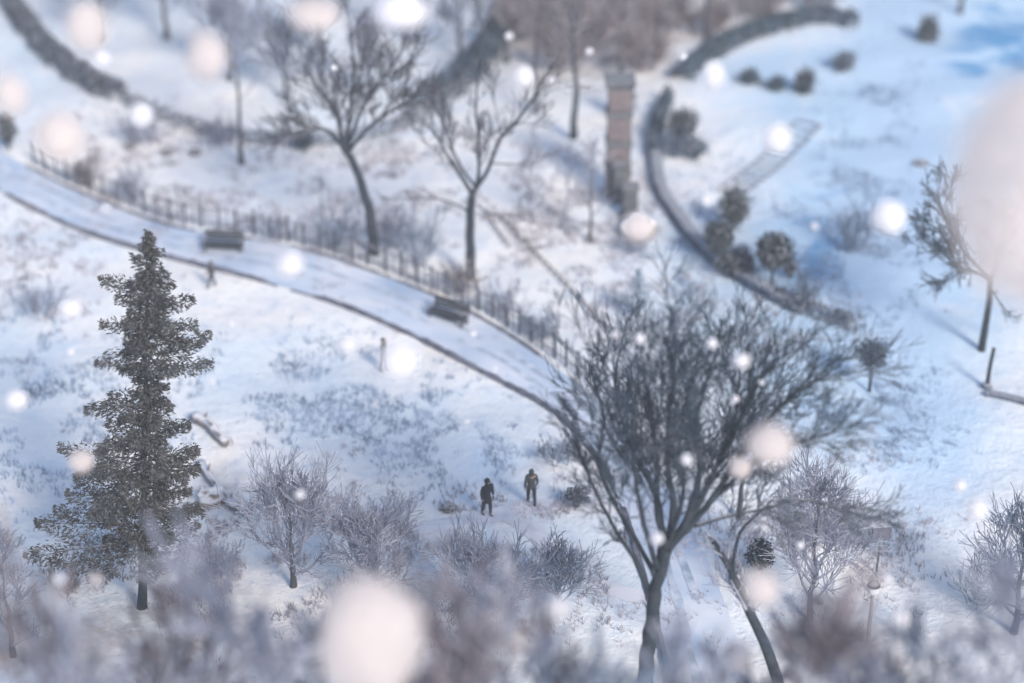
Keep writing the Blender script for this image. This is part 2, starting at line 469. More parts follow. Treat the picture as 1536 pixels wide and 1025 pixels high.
# ------------------------------------------------------------------ park road
UP_E = [(-60, 150), (-10, 215), (40, 250), (95, 278), (150, 302), (250, 338), (350, 356), (450, 374), (540, 402), (640, 440), (720, 478), (800, 528), (870, 582), (930, 640), (985, 712), (1040, 800), (1085, 900), (1120, 1010), (1150, 1130)]
LO_E = [(-80, 215), (-30, 262), (20, 298), (75, 326), (135, 352), (215, 377), (310, 402), (400, 424), (500, 455), (600, 496), (690, 542), (770, 584), (835, 622), (885, 675), (925, 740), (955, 830), (985, 940), (1010, 1050), (1030, 1130)]
def road():
    A = [G(u, v) for u, v in smooth_px(UP_E)]; B = [G(u, v) for u, v in smooth_px(LO_E)]
    mb = MB(); K = 10
    for a, b in zip(A, B):
        for k in range(K + 1):
            p = a.lerp(b, k / K); mb.v.append(Vector((p.x, p.y, terr(p.x, p.y) + .05)))
    for i in range(len(A) - 1):
        for k in range(K):
            q = i * (K + 1) + k; mb.f.append((q, q + K + 1, q + K + 2, q + 1))
    tag(mb.build('road', 'ice'), 'curved park road under bluish packed snow', kind='structure')
road()
rk = random.Random(4)
kerb = strip(gcurve(LO_E[:-1], 260), .26, .22, wob=.2, rng=rk, brk=3); tag(kerb.build('road_kerb', 'stone'), 'dark stone kerb along the near edge of the snowy road', kind='structure')
kerb2 = strip(gcurve(UP_E[2:13], 200), .22, .16, wob=.2, rng=rk, brk=9); tag(kerb2.build('road_kerb', 'stone'), 'dark stone kerb along the fence side of the snowy road', kind='structure')

# footpaths seen as soft sheets
def path_sheet(pl, w, label, m='ice'):
    pts = gcurve(pl, 120); mb = MB()
    n = len(pts)
    for i, p in enumerate(pts):
        t = (pts[min(i + 1, n - 1)] - pts[max(i - 1, 0)]); t.z = 0; t.normalize(); s = Vector((-t.y, t.x, 0))
        for k in range(5):
            q = p + s * w * (k / 4 - .5) * (1 + .15 * noise.noise(Vector((i * .2, k, 0)))); mb.v.append(Vector((q.x, q.y, terr(q.x, q.y) + .035)))
    for i in range(n - 1):
        for k in range(4):
            q = i * 5 + k; mb.f.append((q, q + 1, q + 6, q + 5))
    tag(mb.build('footpath', m), label, kind='structure')
M['trail'] = mat('trodden_snow', (.52, .55, .64), (.80, .80, .85), .8, bump=.4, lo=.35, hi=.6)
path_sheet([(560, 800), (640, 792), (720, 778), (800, 762), (880, 756), (950, 764)], 1.1, 'trodden trail under the feet of the two walkers', 'trail')
path_sheet([(740, 765), (790, 790), (835, 832), (880, 868), (940, 892), (1000, 900)], .9, 'narrow trodden trail below the two walkers', 'trail')

M['rut'] = mat('packed_rut', (.30, .38, .50), (.62, .68, .78), 1.3, bump=.3, lo=.35, hi=.65)
def ruts(f, seed):
    A = [G(u, v) for u, v in smooth_px(UP_E)]; B = [G(u, v) for u, v in smooth_px(LO_E)]
    pts = resample([a.lerp(b, f) for a, b in zip(A, B)], 420); mb = MB()
    for i, p in enumerate(pts):
        t = (pts[min(i + 1, 419)] - pts[max(i - 1, 0)]); t.z = 0; t.normalize(); sd = Vector((-t.y, t.x, 0)); off = .25 * noise.noise(Vector((i * .03, seed, 0)))
        w = .17 + .12 * noise.noise(Vector((i * .11, seed, 3)))
        for k in (-1, 1):
            q = p + sd * (off + k * w); mb.v.append(Vector((q.x, q.y, terr(q.x, q.y) + .066)))
    for i in range(419):
        if noise.noise(Vector((i * .06, seed, 8))) > -.22: mb.f.append((2 * i, 2 * i + 1, 2 * i + 3, 2 * i + 2))
    tag(mb.build('tyre_track', 'rut'), 'bluish grey tyre rut in the packed snow of the road', kind='structure')
ruts(.36, 1); ruts(.62, 2)

# iron fence along the far side of the road
def road_fence():
    pts = gcurve(UP_E[2:13], 400); off = []
    n = len(pts)
    for i, p in enumerate(pts):
        t = (pts[min(i + 1, n - 1)] - pts[max(i - 1, 0)]); t.z = 0; t.normalize(); s = Vector((-t.y, t.x, 0))
        q = p + s * .55; off.append(Vector((q.x, q.y, terr(q.x, q.y))))
    root = empty('picket_fence', off[0], 'long weathered picket fence following the far edge of the curving snowy road', 'fence')
    Ln = length(off); npst = 40; ps = resample(off, npst)
    rng = random.Random(8)
    for p in ps:
        mb = MB(); h = rng.uniform(1.35, 1.6); mb.box(p + Vector((0, 0, h / 2 - .1)), (.11, .11, h + .2), rng.random())
        mb.build('post', 'fencewood', root, smooth=False)
    for z in (.35, 1.15):
        mb = MB(); mb.tube([p + Vector((0, 0, z)) for p in off[::3]], [.04] * len(off[::3]), 5); mb.build('rail', 'fencewood', root)
    pk = resample(off, int(Ln / .42)); mb = MB()
    for p in pk:
        h = rng.uniform(1.1, 1.42); j = Vector((rng.uniform(-.03, .03), rng.uniform(-.03, .03), 0))
        mb.tube([p + j + Vector((0, 0, .02)), p + j * 2 + Vector((0, 0, h))], [.027, .022], 4)
    mb.build('pickets', 'fencewood', root)
road_fence()

# ring hedges and walls
def hedge(pl, w, h, label, m, seed, dens=80, s=.22, cat='hedge', name='clipped_hedge', stems=True):
    pts = gcurve(pl, 200); rng = random.Random(seed); Ln = length(pts); mb = MB()
    for _ in range(int(Ln * dens)):
        t = rng.random() * 198.9; i = int(t); p = pts[i].lerp(pts[i + 1], t - i)
        tt = (pts[i + 1] - pts[i]); sd = Vector((-tt.y, tt.x, 0)).normalized()
        hh = h * (1 + .5 * noise.noise(Vector((t * .12, seed, 0)))); ww = w * (1 + .4 * noise.noise(Vector((t * .1, seed, 5))))
        a = rng.random() * PI; k = rng.uniform(.6, 1)
        q = p + sd * math.cos(a) * ww / 2 * k + Vector((0, 0, .05 + math.sin(a) * hh * k))
        a1 = rv(rng); b1 = a1.cross(rv(rng))
        if b1.length < .1: continue
        z = s * rng.uniform(.6, 1.5); mb.leaf(q, a1 * z, b1.normalized() * z * .6)
    root = empty(name, pts[0], label, cat)
    mb.build('foliage', m, root, smooth=False)
    st = MB()
    for k in range(int(Ln / .8)):
        p = pts[min(199, int(k * 200 * .8 / Ln))]
        st.tube([p - Vector((0, 0, .05)), p + Vector((rng.uniform(-.2, .2), rng.uniform(-.2, .2), h * .8))], [.035, .015], 4)
    st.tube([p + Vector((0, 0, .02)) for p in pts[::3]], [.03] * len(pts[::3]), 4)
    st.build('stems', 'bark', root)
hedge([(-20, -60), (15, 5), (55, 62), (110, 112), (180, 152)], 1.7, 1.3, 'dark blurred hedge curving down the upper left corner', 'hedge', 1, 170, .26)
hedge([(185, 154), (250, 180), (330, 206), (430, 216), (530, 212), (600, 192), (640, 168)], 1.1, .8, 'thin low grey hedge at the bottom of the round lawn behind the leaning tree', 'hedge', 2, 60, .22)
hedge([(640, 168), (690, 130), (730, 85), (755, 40), (775, -20)], 2.0, 1.7, 'dark tall hedge rising at the right of the upper round lawn', 'bluehedge', 3, 170, .28)
hedge([(1285, 42), (1240, 32), (1190, 38), (1130, 55), (1070, 82), (1020, 122)], 1.5, 1.1, 'dark blue hedge arching over the top of the icy round lawn', 'bluehedge', 4, 220, .26)
hedge([(1002, 150), (985, 190), (982, 240)], .9, .9, 'short narrow dark hedge at the left end of the icy round lawn', 'bluehedge', 5, 180, .22)
hedge([(1165, 450), (1200, 468), (1240, 480), (1290, 496)], .9, .8, 'low broken hedge ending beside the icy avenue, behind the big tree crown', 'hedge', 6, 120, .22)
w1 = strip(gcurve([(982, 235), (990, 285), (1015, 328), (1050, 372), (1095, 408), (1140, 438), (1190, 462)], 140), .7, .55, wob=.1, rng=rk)
tag(w1.build('low_wall', 'stonetop'), 'low dark stone wall curving round the left of the icy lawn', 'wall')
w2 = strip(gcurve([(1478, 592), (1510, 598), (1560, 612)], 30), .4, .2, wob=.1, rng=rk)
tag(w2.build('low_wall', 'stonetop'), 'short low stone wall at the right edge beside the thin post', 'wall')

# ------------------------------------------------------------------ benches
def bench(u, v, rz, label, w=2.1, hb=1.05, m='bench'):
    b = G(u, v); root = empty('park_bench', b, label, 'bench', 'benches on the snowy road')
    R = Matrix.Rotation(rz, 3, 'Z')
    def bx(mb, c, s, tilt=0):
        M3 = R @ Matrix.Rotation(tilt, 3, 'X'); mb.box(b + R @ Vector(c), s, M3=M3)
    mb = MB()
    for k in range(5): bx(mb, (0, -.28 + k * .13, .47), (w, .105, .05))
    mb.build('seat', m, root, False)
    mb = MB()
    for k in range(4): bx(mb, (0, .36 + k * .035, .60 + k * .135), (w, .045, .115), -.22)
    mb.build('backrest', m, root, False)
    for sx in (-1, 1):
        mb = MB(); x = sx * (w / 2 - .1)
        bx(mb, (x, -.25, .22), (.09, .09, .46)); bx(mb, (x, .30, .22), (.09, .09, .46)); bx(mb, (x, .44, .72), (.07, .05, .62), -.22); bx(mb, (x, .03, .12), (.05, .62, .05)); bx(mb, (x, .03, .43), (.05, .62, .04)); bx(mb, (x, .35, .43), (.05, .14, .04))
        lg = mb.build('leg', 'iron', root, False)
        mb = MB(); bx(mb, (x, -.02, .70), (.08, .62, .05)); bx(mb, (x, -.27, .58), (.06, .06, .2)); mb.build('armrest', 'iron', lg, False)
    # boarded back below the seat, seen dark from the road
    mb = MB(); bx(mb, (0, .22, .24), (w - .3, .04, .34)); mb.build('front_board', m, root, False)
bench(336, 378, -.10, 'dark slatted bench by the fence on the left stretch of road')
bench(672, 483, -.55, 'dark slatted bench set askew at the road edge near the forked tree')

# ------------------------------------------------------------------ people
def skin_obj(name, nodes, edges, m, parent, sub=2):
    me = bpy.data.meshes.new(name); me.from_pydata([tuple(Vector(n[0])) for n in nodes], edges, []); me.update()
    o = bpy.data.objects.new(name + '_tmp', me); COL.objects.link(o)
    sk = o.modifiers.new('s', 'SKIN'); sk.use_smooth_shade = True
    if not me.skin_vertices: me.attributes.new
    for i, n in enumerate(nodes):
        r = n[1]; r = r if isinstance(r, tuple) else (r, r)
        me.skin_vertices[0].data[i].radius = r
        me.skin_vertices[0].data[i].use_root = (i == 0)
    sb = o.modifiers.new('b', 'SUBSURF'); sb.levels = sub; sb.render_levels = sub
    dg = bpy.context.evaluated_depsgraph_get(); dg.update()
    nm = bpy.data.meshes.new_from_object(o.evaluated_get(dg)); nm.name = name
    bpy.data.objects.remove(o)
    nm.materials.clear(); nm.materials.append(M[m])
    nm.polygons.foreach_set('use_smooth', [True] * len(nm.polygons))
    r = bpy.data.objects.new(name, nm); COL.objects.link(r); r.parent = parent; ORG[r.name] = Vector((0, 0, 0))
    return r

def ensure_skin(me):
    pass

def person(u, v, rz, label, coat='coat_dark', tr='trousers', coatlen=.75, hgt_s=1.0, stride=.18, hood=False, bend=0.0, armbend=.1, hat=None):
    b = G(u, v)
    root = bpy.data.objects.new('person', None); COL.objects.link(root); root.location = b; root.rotation_euler = (0, 0, rz); root.scale = (hgt_s,) * 3
    tag(root, label, 'person', 'people walking in the snow'); ORG[root.name] = Vector((0, 0, 0))
    s = stride
    lean = bend
    # facing -Y in local space
    pel = (0, 0, .95); ch = (0, -lean * .6, 1.30); nk = (0, -lean, 1.49); hd = (0, -lean - .02, 1.60); top = (0, -lean - .02, 1.70)
    nodes = [(pel, (.15, .11)), ((0, -lean * .3, 1.12), (.13, .10)), (ch, (.17, .11)), (nk, .06), (hd, (.075, .092)), (top, (.06, .075))]
    E = [(0, 1), (1, 2), (2, 3), (3, 4), (4, 5)]
    hands = []
    for sx in (-1, 1):
        i = len(nodes); st = s * sx
        nodes += [((sx * .10, 0, .88), .095), ((sx * .11, -st * .6 - .03, .50), .062), ((sx * .11, -st + .03, .10), .042), ((sx * .12, -st - .12, .035), (.045, .03))]
        E += [(0, i), (i, i + 1), (i + 1, i + 2), (i + 2, i + 3)]
        j = len(nodes)
        hx, hy, hz = sx * .27, -lean * .5 + st * .6 - armbend, .82
        nodes += [((sx * .19, -lean * .9, 1.41), .06), ((sx * .25, -lean * .6 + st * .3 + .03, 1.12), .045), ((sx * .27, -lean * .5 + st * .5 - armbend * .7, .90), .032), ((hx, hy, hz), (.035, .022))]
        E += [(2, j), (j, j + 1), (j + 1, j + 2), (j + 2, j + 3)]
        hands.append((sx, Vector((hx, hy, hz))))
    body = skin_obj('body', nodes, E, 'skin', root)
    # coat, hair/hat, trousers, boots over the body
    cn = [((0, 0, coatlen), (.20, .17)), ((0, 0, .95), (.19, .15)), ((0, -lean * .3, 1.15), (.17, .135)), ((0, -lean * .6, 1.33), (.20, .14)), ((0, -lean, 1.48), (.09, .09))]
    ce = [(0, 1), (1, 2), (2, 3), (3, 4)]
    for sx in (-1, 1):
        st = s * sx; j = len(cn)
        cn += [((sx * .20, -lean * .9, 1.41), .08), ((sx * .27, -lean * .6 + st * .3 + .03, 1.12), .065), ((sx * .285, -lean * .5 + st * .5 - armbend * .7, .88), .05)]
        ce += [(3, j), (j, j + 1), (j + 1, j + 2)]
    skin_obj('coat', cn, ce, coat, root)
    for sx in (-1, 1):
        st = s * sx
        skin_obj('trouser_leg', [((sx * .10, 0, .92), .12), ((sx * .11, -st * .6 - .03, .50), .082), ((sx * .11, -st + .03, .12), .062)], [(0, 1), (1, 2)], tr, root)
        skin_obj('boot', [((sx * .11, -st + .04, .16), .06), ((sx * .11, -st + .03, .06), .06), ((sx * .12, -st - .15, .04), (.055, .04))], [(0, 1), (1, 2)], 'boot', root)
    for sx, h in hands:
        g = MB()
        g.lump(h, .05, random.Random(1), 2, .05, (.55, .9, 1.1))
        for k, (dy, ln) in enumerate(((-.035, .07), (-.012, .08), (.012, .075), (.033, .058))):
            p0 = h + Vector((0, dy, -.035)); p1 = p0 + Vector((-sx * .008, dy * .2 - .004, -ln * .55)); p2 = p1 + Vector((-sx * .022, -.008, -ln * .45))
            g.tube([p0, p1, p2], [.012, .011, .008], 6)
        p0 = h + Vector((-sx * .005, -.04, .0)); g.tube([p0, p0 + Vector((-sx * .012, -.035, -.025)), p0 + Vector((-sx * .02, -.045, -.055))], [.014, .013, .009], 6)
        g.build('glove', 'boot', root)
    cb = MB(); cb.tube([Vector((0, -lean * .9, 1.42)), Vector((0, -lean, 1.50)), Vector((0, -lean, 1.57))], [.125, .10, .088], 12); cb.build('collar', coat, root)
    hm = hat or 'hair'
    hc = Vector((0, -lean - .0, 1.62)); r = random.Random(2)
    hb = MB(); hb.lump(hc + Vector((0, .035, .025 if not hood else .01)), .115 if not hood else .135, r, 2, .06, (.9, .95, 1.08)); hb.build('hood' if hood else 'hair', hm if not hood else coat, root)
    fc = MB(); fc.tube([hc + Vector((0, -.10, .0)), hc + Vector((0, -.135, -.03))], [.012, .02], 6); fc.build('nose', 'skin', body)
    for sx in (-1, 1):
        e = MB(); e.lump(hc + Vector((sx * .032, -.098, .012)), .012, r, 1, 0); e.build('eye', 'hair', body)
        e = MB(); e.lump(hc + Vector((sx * .092, -.01, -.01)), .03, r, 1, 0, (.4, .8, 1.1)); e.build('ear', 'skin', body)
    e = MB(); e.box(hc + Vector((0, -.098, -.06)), (.05, .012, .014)); e.build('mouth', M['brick'], body)
person(730, 773, .5, 'walker in a long dark coat with hood, left of the pair in the lower middle', coat='coat_dark', coatlen=.55, stride=.14, hood=True, bend=.10, hgt_s=1.06)
person(797, 757, PI + .2, 'walker in short grey jacket with legs apart, right one of the lower pair', coat='coat_grey', coatlen=.80, stride=.20, bend=.04, hgt_s=1.0, hood=True)
person(577, 556, 1.3, 'person in pale coat standing alone on the open snow below the road', coat='coat_pale', tr='trousers2', coatlen=.72, stride=.12, hgt_s=1.0)
person(318, 431, -1.2, 'small person walking just below the road kerb near the spruce tip', coat='coat_pale', tr='trousers', coatlen=.75, stride=.25, hgt_s=.85)

# ------------------------------------------------------------------ tall spruce, left
WID = 1.1
def spruce(name, base, vtop, prof, label, seed, m='needle', lean_u=0, dens=1.0, trunk_r=.19, needle=.3, group=None, start=.13):
    rng = random.Random(seed); b = G(*base); h = hgt(b, vtop); root = empty(name, b, label, 'tree', group)
    ub, _ = proj(b); top = P(ub + lean_u, vtop, b.y)
    tr = MB(); n = 14; tr.tube([b.lerp(top, i / n) + Vector((rng.uniform(-.04, .04), rng.uniform(-.04, .04), -.2 if i == 0 else 0)) for i in range(n + 1)], [trunk_r * (1.2 if i == 0 else 1) * (1 - .93 * i / n) for i in range(n + 1)], 7)
    tr.build('trunk', 'bark', root)
    cr = MB(); wd = MB(); ppm = F / (b - CAM).length
    def ext(v, side):
        for (v0, l0, r0), (v1, l1, r1) in zip(prof, prof[1:]):
            if v0 <= v <= v1:
                t = (v - v0) / (v1 - v0); a0, a1 = (l0, l1) if side < 0 else (r0, r1); return (a0 + (a1 - a0) * t) / ppm
        return .3
    nb = int(136 * dens)
    for k in range(nb):
        t = start + (1 - start) * (k / nb) ** .92
        o = b.lerp(top, t); u0, v0 = proj(o); a = k * 2.39996 + rng.uniform(-.3, .3)
        l, r_ = ext(v0, -1) * WID, ext(v0, 1) * WID; cx = math.cos(a)
        w = (l if cx < 0 else r_) * abs(cx) + (l + r_) / 2 * .8 * (1 - abs(cx)); w *= rng.choice((.4, .7, .95, 1.05)) * rng.uniform(.85, 1.12)
        w = max(w, .15)
        drop = rng.uniform(-.10, .22) * (1 - t) + (-.5 if t > .93 else 0)
        d = Vector((math.cos(a), math.sin(a), 0)); pts = [o]; K = 5
        for i in range(1, K + 1):
            s = i / K; pts.append(o + d * w * s + Vector((0, 0, -drop * w * (s * 1.4 - .6 * s * s) + .10 * w * s * s)) + rv(rng) * .07)
        wd.tube(pts, [.05 * (1 - .8 * i / K) for i in range(K + 1)], 4, cap=False)
        nn = int(w * 118 * dens) + 8
        for _ in range(nn):
            s = rng.uniform(.12, 1.03) ** .8; i = min(int(s * K), K - 1); q = pts[i].lerp(pts[i + 1], min(1.0, s * K - i))
            sp = .42 * w * (1 - s) * s * 2 + min(.16, w * .3)
            side = Vector((-d.y, d.x, 0)) * rng.uniform(-1, 1) * sp
            q2 = q + side + Vector((0, 0, rng.uniform(-.24, .10)))
            dirn = (d * .7 + side.normalized() * .6 + Vector((0, 0, rng.uniform(-.5, .2))) + rv(rng) * .5).normalized()
            c = dirn.cross(rv(rng))
            if c.length < .1: continue
            z = needle * .66 * rng.uniform(.5, 1.4); cr.leaf(q2, dirn * z, c.normalized() * z * .30)
    cr.build('foliage', m, root, smooth=False); wd.build('boughs', m, root)
    return root
spruce('spruce_tree', (212, 912), 348,
       [(340, 2, 2), (365, 8, 10), (400, 24, 28), (430, 62, 36), (460, 55, 60), (510, 72, 62), (530, 62, 100), (548, 55, 70), (565, 25, 30), (590, 38, 32), (615, 88, 38), (650, 92, 55), (690, 110, 75), (740, 125, 70), (780, 120, 85), (815, 140, 72), (850, 112, 45), (870, 40, 30), (920, 10, 10)],
       'tall dark spruce with ragged boughs standing alone at the left', 11, lean_u=10, dens=1.25)

# ------------------------------------------------------------------ big vase-shaped tree in the foreground
BIG = G(978, 1110)

big_limbs = [
    ([(972, 1110), (968, 1020), (975, 950), (984, 880), (1000, 825)], .46, .26, 0, 1, 0),
    ([(1000, 825), (985, 760), (985, 690), (975, 610), (965, 560)], .20, .05, 26, 2.6, 2),
    ([(978, 900), (958, 850), (920, 790), (885, 720), (862, 660)], .15, .04, 14, 1.6, 2),
    ([(985, 870), (965, 830), (925, 760), (900, 700), (905, 620), (885, 560)], .15, .04, 20, 2.3, 2),
    ([(1000, 825), (1010, 760), (1000, 690), (1005, 620), (1010, 560), (1000, 510)], .20, .04, 26, 2.4, 2),
    ([(1002, 825), (1030, 780), (1050, 700), (1045, 630), (1060, 570), (1075, 530)], .2, .04, 24, 2.4, 2),
    ([(1005, 820), (1045, 760), (1075, 700), (1110, 630), (1135, 580), (1165, 540)], .2, .04, 26, 2.5, 2),
    ([(1010, 815), (1060, 760), (1120, 670), (1170, 610), (1215, 575), (1260, 570)], .18, .035, 24, 2.3, 2),
    ([(1012, 810), (1080, 740), (1140, 690, -1.2), (1210, 660, -1.6), (1265, 645, -2)], .13, .035, 20, 2.2, 2),
    ([(1040, 790), (1090, 775), (1150, 762), (1215, 750), (1290, 775)], .09, .03, 16, 1.8, 2),
    ([(988, 850, .5), (990, 760, 1.5), (950, 680, 2.2), (925, 600, 2.8), (925, 545, 3)], .15, .04, 22, 2.4, 2),
    ([(1000, 825, .3), (1025, 740, -1.4), (1020, 650, -2.5), (1040, 560, -3)], .15, .04, 22, 2.4, 2),
    ([(1000, 825, .3), (1060, 730, 1.4), (1100, 640, 2.6), (1110, 540, 3)], .15, .04, 22, 2.4, 2),
    ([(985, 850, -.3), (960, 760, -1.6), (950, 660, -2.4), (960, 570, -2.8)], .15, .04, 18, 2.2, 2),
    ([(1130, 700), (1112, 730), (1108, 775)], .05, .09, 2, 1, 1),
]
drawn_tree('bare_tree', BIG, big_limbs, 'large bare vase-shaped tree with dense blue-grey twigs in the right foreground', 'tree', 21, 'bark', 'twig',
           dict(start=.22, pw=.85, a0=.6, kids=5, ang=.55, up=.04, wig=.2, rmin=.013, rr=.30, cls=.84, rs=.74))

# ------------------------------------------------------------------ leaning tree and forked tree
drawn_tree('bare_tree', (562, 382), [
    ([(562, 388), (556, 330), (545, 285), (530, 245), (515, 222)], .30, .17, 0, 1, 0),
    ([(515, 222), (490, 195), (462, 195), (440, 200)], .13, .05, 12, 2.0, 2),
    ([(515, 222), (505, 175), (480, 135), (455, 100)], .13, .04, 12, 2.4, 2),
    ([(518, 225), (525, 170), (530, 110), (525, 50)], .13, .04, 12, 2.4, 2),
    ([(522, 228), (555, 190), (590, 165), (640, 150)], .12, .04, 11, 2.2, 2),
    ([(520, 225), (545, 160), (575, 120), (600, 80)], .12, .04, 11, 2.2, 2),
], 'bare tree with a dark trunk leaning left above the road fence', 'tree', 31, 'bark', 'darktwig', dict(start=.1, a0=.6, kids=5, ang=.65, up=.08, rmin=.02))
drawn_tree('bare_tree', (705, 418), [
    ([(706, 424), (705, 370), (705, 325), (708, 292)], .27, .20, 0, 1, 0),
    ([(708, 292), (690, 262), (672, 235), (655, 205), (640, 188)], .12, .04, 7, 2.0, 2),
    ([(712, 278), (696, 258), (684, 235), (672, 210), (662, 160)], .09, .03, 7, 1.9, 2),
    ([(710, 290), (718, 262), (718, 215), (714, 150), (722, 80)], .12, .03, 8, 1.9, 2),
    ([(712, 285), (732, 255), (750, 210), (785, 170), (815, 120), (835, 90)], .13, .04, 10, 2.2, 2),
    ([(706, 322), (690, 310), (660, 299), (625, 297), (590, 300)], .07, .02, 6, 1.0, 1),
    ([(716, 308), (740, 322), (765, 322), (800, 318)], .055, .02, 6, 1.0, 1),
    ([(738, 245), (775, 246), (810, 243)], .05, .02, 6, 1.0, 1),
], 'bare tree with a clear fork and open wide limbs behind the road in the centre', 'tree', 32, 'bark', 'darktwig', dict(start=.25, a0=.6, kids=4, ang=.6, up=.12, rmin=.018))
# tree at the right edge, bent
drawn_tree('bare_tree', (1474, 526), [
    ([(1472, 530), (1478, 490), (1484, 450), (1486, 418)], .20, .12, 0, 1, 0),
    ([(1486, 418), (1460, 405), (1432, 400), (1405, 385)], .09, .03, 14, 1.5, 2),
    ([(1486, 416), (1450, 380), (1425, 340), (1408, 300)], .10, .04, 16, 1.6, 2),
    ([(1488, 418), (1500, 380), (1510, 340), (1530, 300)], .09, .03, 10, 1.6, 2),
    ([(1486, 430), (1505, 460), (1515, 470)], .05, .02, 4, .8, 1),
], 'small dark bent tree near the right edge, branches reaching left', 'tree', 33, 'bark', 'twig', dict(start=.1, a0=.7, kids=5, ang=.7, up=.03, rmin=.022))
# thin trees behind
W = wild_tree
def WT(u, v, vt, wpx, label, seed, **k):
    b = G(u, v); h = hgt(b, vt); w = wpx / 2 * (b - CAM).length / F
    return W('bare_tree', b, h, w, label, 'tree', seed, **k)
WT(363, 247, 20, 190, 'slim bare tree with straight dark trunk inside the upper round lawn', 41, tm='greybark', cm='greytwig', fork=.5, nl=7, r=.17)
WT(861, 208, -60, 200, 'slender dark-trunked tree in front of the brown thicket at the top', 42, tm='bark', cm='browntwig', fork=.45, nl=8, r=.22)
WT(886, 364, 215, 90, 'thin pale sapling with two stems left of the grey stone pillar', 43, tm='greybark', cm='greytwig', fork=.3, nl=8, r=.10, kids=5, rmin=.012)
WT(850, 350, 225, 110, 'thin twiggy sapling on the open snow right of the forked tree', 44, tm='greytwig', cm='greytwig', fork=.25, nl=8, r=.06, kids=4, rmin=.012)
WT(797, 330, 200, 80, 'slight sapling close behind the right limb of the forked tree', 45, tm='greytwig', cm='greytwig', fork=.3, nl=6, r=.05, kids=4, rmin=.012)
WT(483, 318, 270, 60, 'tiny bare sapling below the leaning tree crown', 46, tm='bark', cm='bluetwig', fork=.3, nl=5, r=.05, kids=3, lvl=1, rmin=.012)
WT(805, 170, -40, 150, 'brown frosted tree left of the slender dark tree at the top', 47, cm='browntwig', fork=.25, nl=9, r=.16)
for i, (u, v, vt, w, lab) in enumerate([(760, 95, -90, 150, 'brown blurred tree at the top beside the dark tall hedge'), (930, 120, -50, 130, 'brown blurred tree directly behind the banded brick pillar'),
        (985, 90, -60, 110, 'brown blurred tree at the left end of the dark blue hedge'), (1060, 60, -90, 140, 'brown blurred tree above the left part of the dark blue hedge'), (1150, 25, -110, 150, 'brown blurred tree above the middle of the dark blue hedge'),
        (900, 40, -120, 170, 'brown blurred tree at the very top, centre of the thicket')]):
    WT(u, v, vt, w, lab, 60 + i, tm='greybark', cm='browntwig', fork=.2, nl=9, r=.2, group='brown trees of the top thicket')
WT(1440, 20, -120, 120, 'pale grey tree above the blue ice at the top right', 70, cm='bluetwig', fork=.3, nl=7)
for i, (u, v, vt, w, lab) in enumerate([(250, 60, -110, 160, 'frosted tree inside the upper round lawn, nearest the left hedge'), (480, 85, -80, 150, 'frosted tree on the upper round lawn behind the leaning tree'), (610, 60, -90, 120, 'frosted tree on the upper round lawn near the tall hedge'),
        (150, 60, -60, 150, 'frosted tree just right of the upper left hedge'), (345, 120, 10, 150, 'frosted tree behind the slim straight tree'), (430, 150, 40, 130, 'frosted tree left behind the leaning tree crown'),
        (555, 150, 30, 120, 'frosted tree right behind the leaning tree crown'), (690, 90, -40, 120, 'frosted tree directly beside the tall dark hedge'), (320, 40, -130, 140, 'frosted tree cut by the top edge above the slim straight tree')]):
    WT(u, v, vt, w, lab, 80 + i, cm='bluetwig' if i % 2 else 'greytwig', fork=.25, nl=12, r=.2, kids=7, rmin=.03, group='frosted trees of the round lawn')
for i, (u, v, w, h, lab) in enumerate([(790, 60, 110, 60, 'brown thicket bush right next to the dark tall hedge'), (845, 105, 110, 60, 'brown thicket bush around the slender dark tree'), (900, 70, 130, 70, 'brown thicket bush at the centre of the thicket'),
        (960, 105, 110, 60, 'brown thicket bush right of the brick pillar top'), (985, 45, 130, 60, 'brown thicket bush high above the icy lawn'), (1050, 50, 120, 50, 'brown thicket bush over the left half of the arching hedge'), (1130, 25, 130, 50, 'brown thicket bush over the middle of the arching hedge'),
        (1220, 12, 120, 45, 'brown thicket bush over the right end of the arching hedge'), (830, 25, 120, 60, 'brown thicket bush cut by the top edge, left'), (930, 18, 130, 60, 'brown thicket bush cut by the top edge, centre')]):
    bush('brown_bush', u, v, w, h, lab, 400 + i, m='browntwig', n=34, group='brown bushes of the top thicket', rmin=.03)
# lower middle frosted trees / bushes
WT(440, 880, 735, 240, 'frosted grey tree with pale tangled twigs right of the spruce', 90, tm='greybark', cm='greytwig', fork=.12, nl=22, r=.14, kids=8)
WT(560, 900, 790, 190, 'frosted grey tree between the spruce and the two walkers', 91, tm='greytwig', cm='greytwig', fork=.1, nl=20, r=.12, kids=8)
WT(720, 930, 835, 210, 'low bluish frosted tree just below the walkers', 92, tm='greytwig', cm='greytwig', fork=.1, nl=20, r=.12, kids=8, elev=(.3, 1.0))
WT(840, 915, 835, 140, 'small bluish frosted tree left of the big trunk', 93, tm='greytwig', cm='bluetwig', fork=.1, nl=16, r=.1, kids=7)
WT(1215, 930, 720, 220, 'pale frosted tree between the big trunk and the box sign', 94, tm='greybark', cm='greytwig', fork=.15, nl=22, r=.13, kids=8)
WT(1520, 950, 770, 170, 'dark blue twiggy tree at the lower right edge', 95, tm='bark', cm='bluetwig', fork=.12, nl=22, r=.15, kids=8)
drawn_tree('bare_tree', (1170, 1065), [([(1175, 1070), (1160, 1000), (1125, 920), (1098, 860), (1065, 805)], .26, .09, 14, 1.6, 2), ([(1098, 860), (1110, 800), (1150, 760)], .08, .03, 10, 1.5, 2)],
           'dark leaning trunk right of the big tree, running down to the frame', 'tree', 96, 'bark', 'greytwig', dict(start=.4, a0=.7, kids=4))
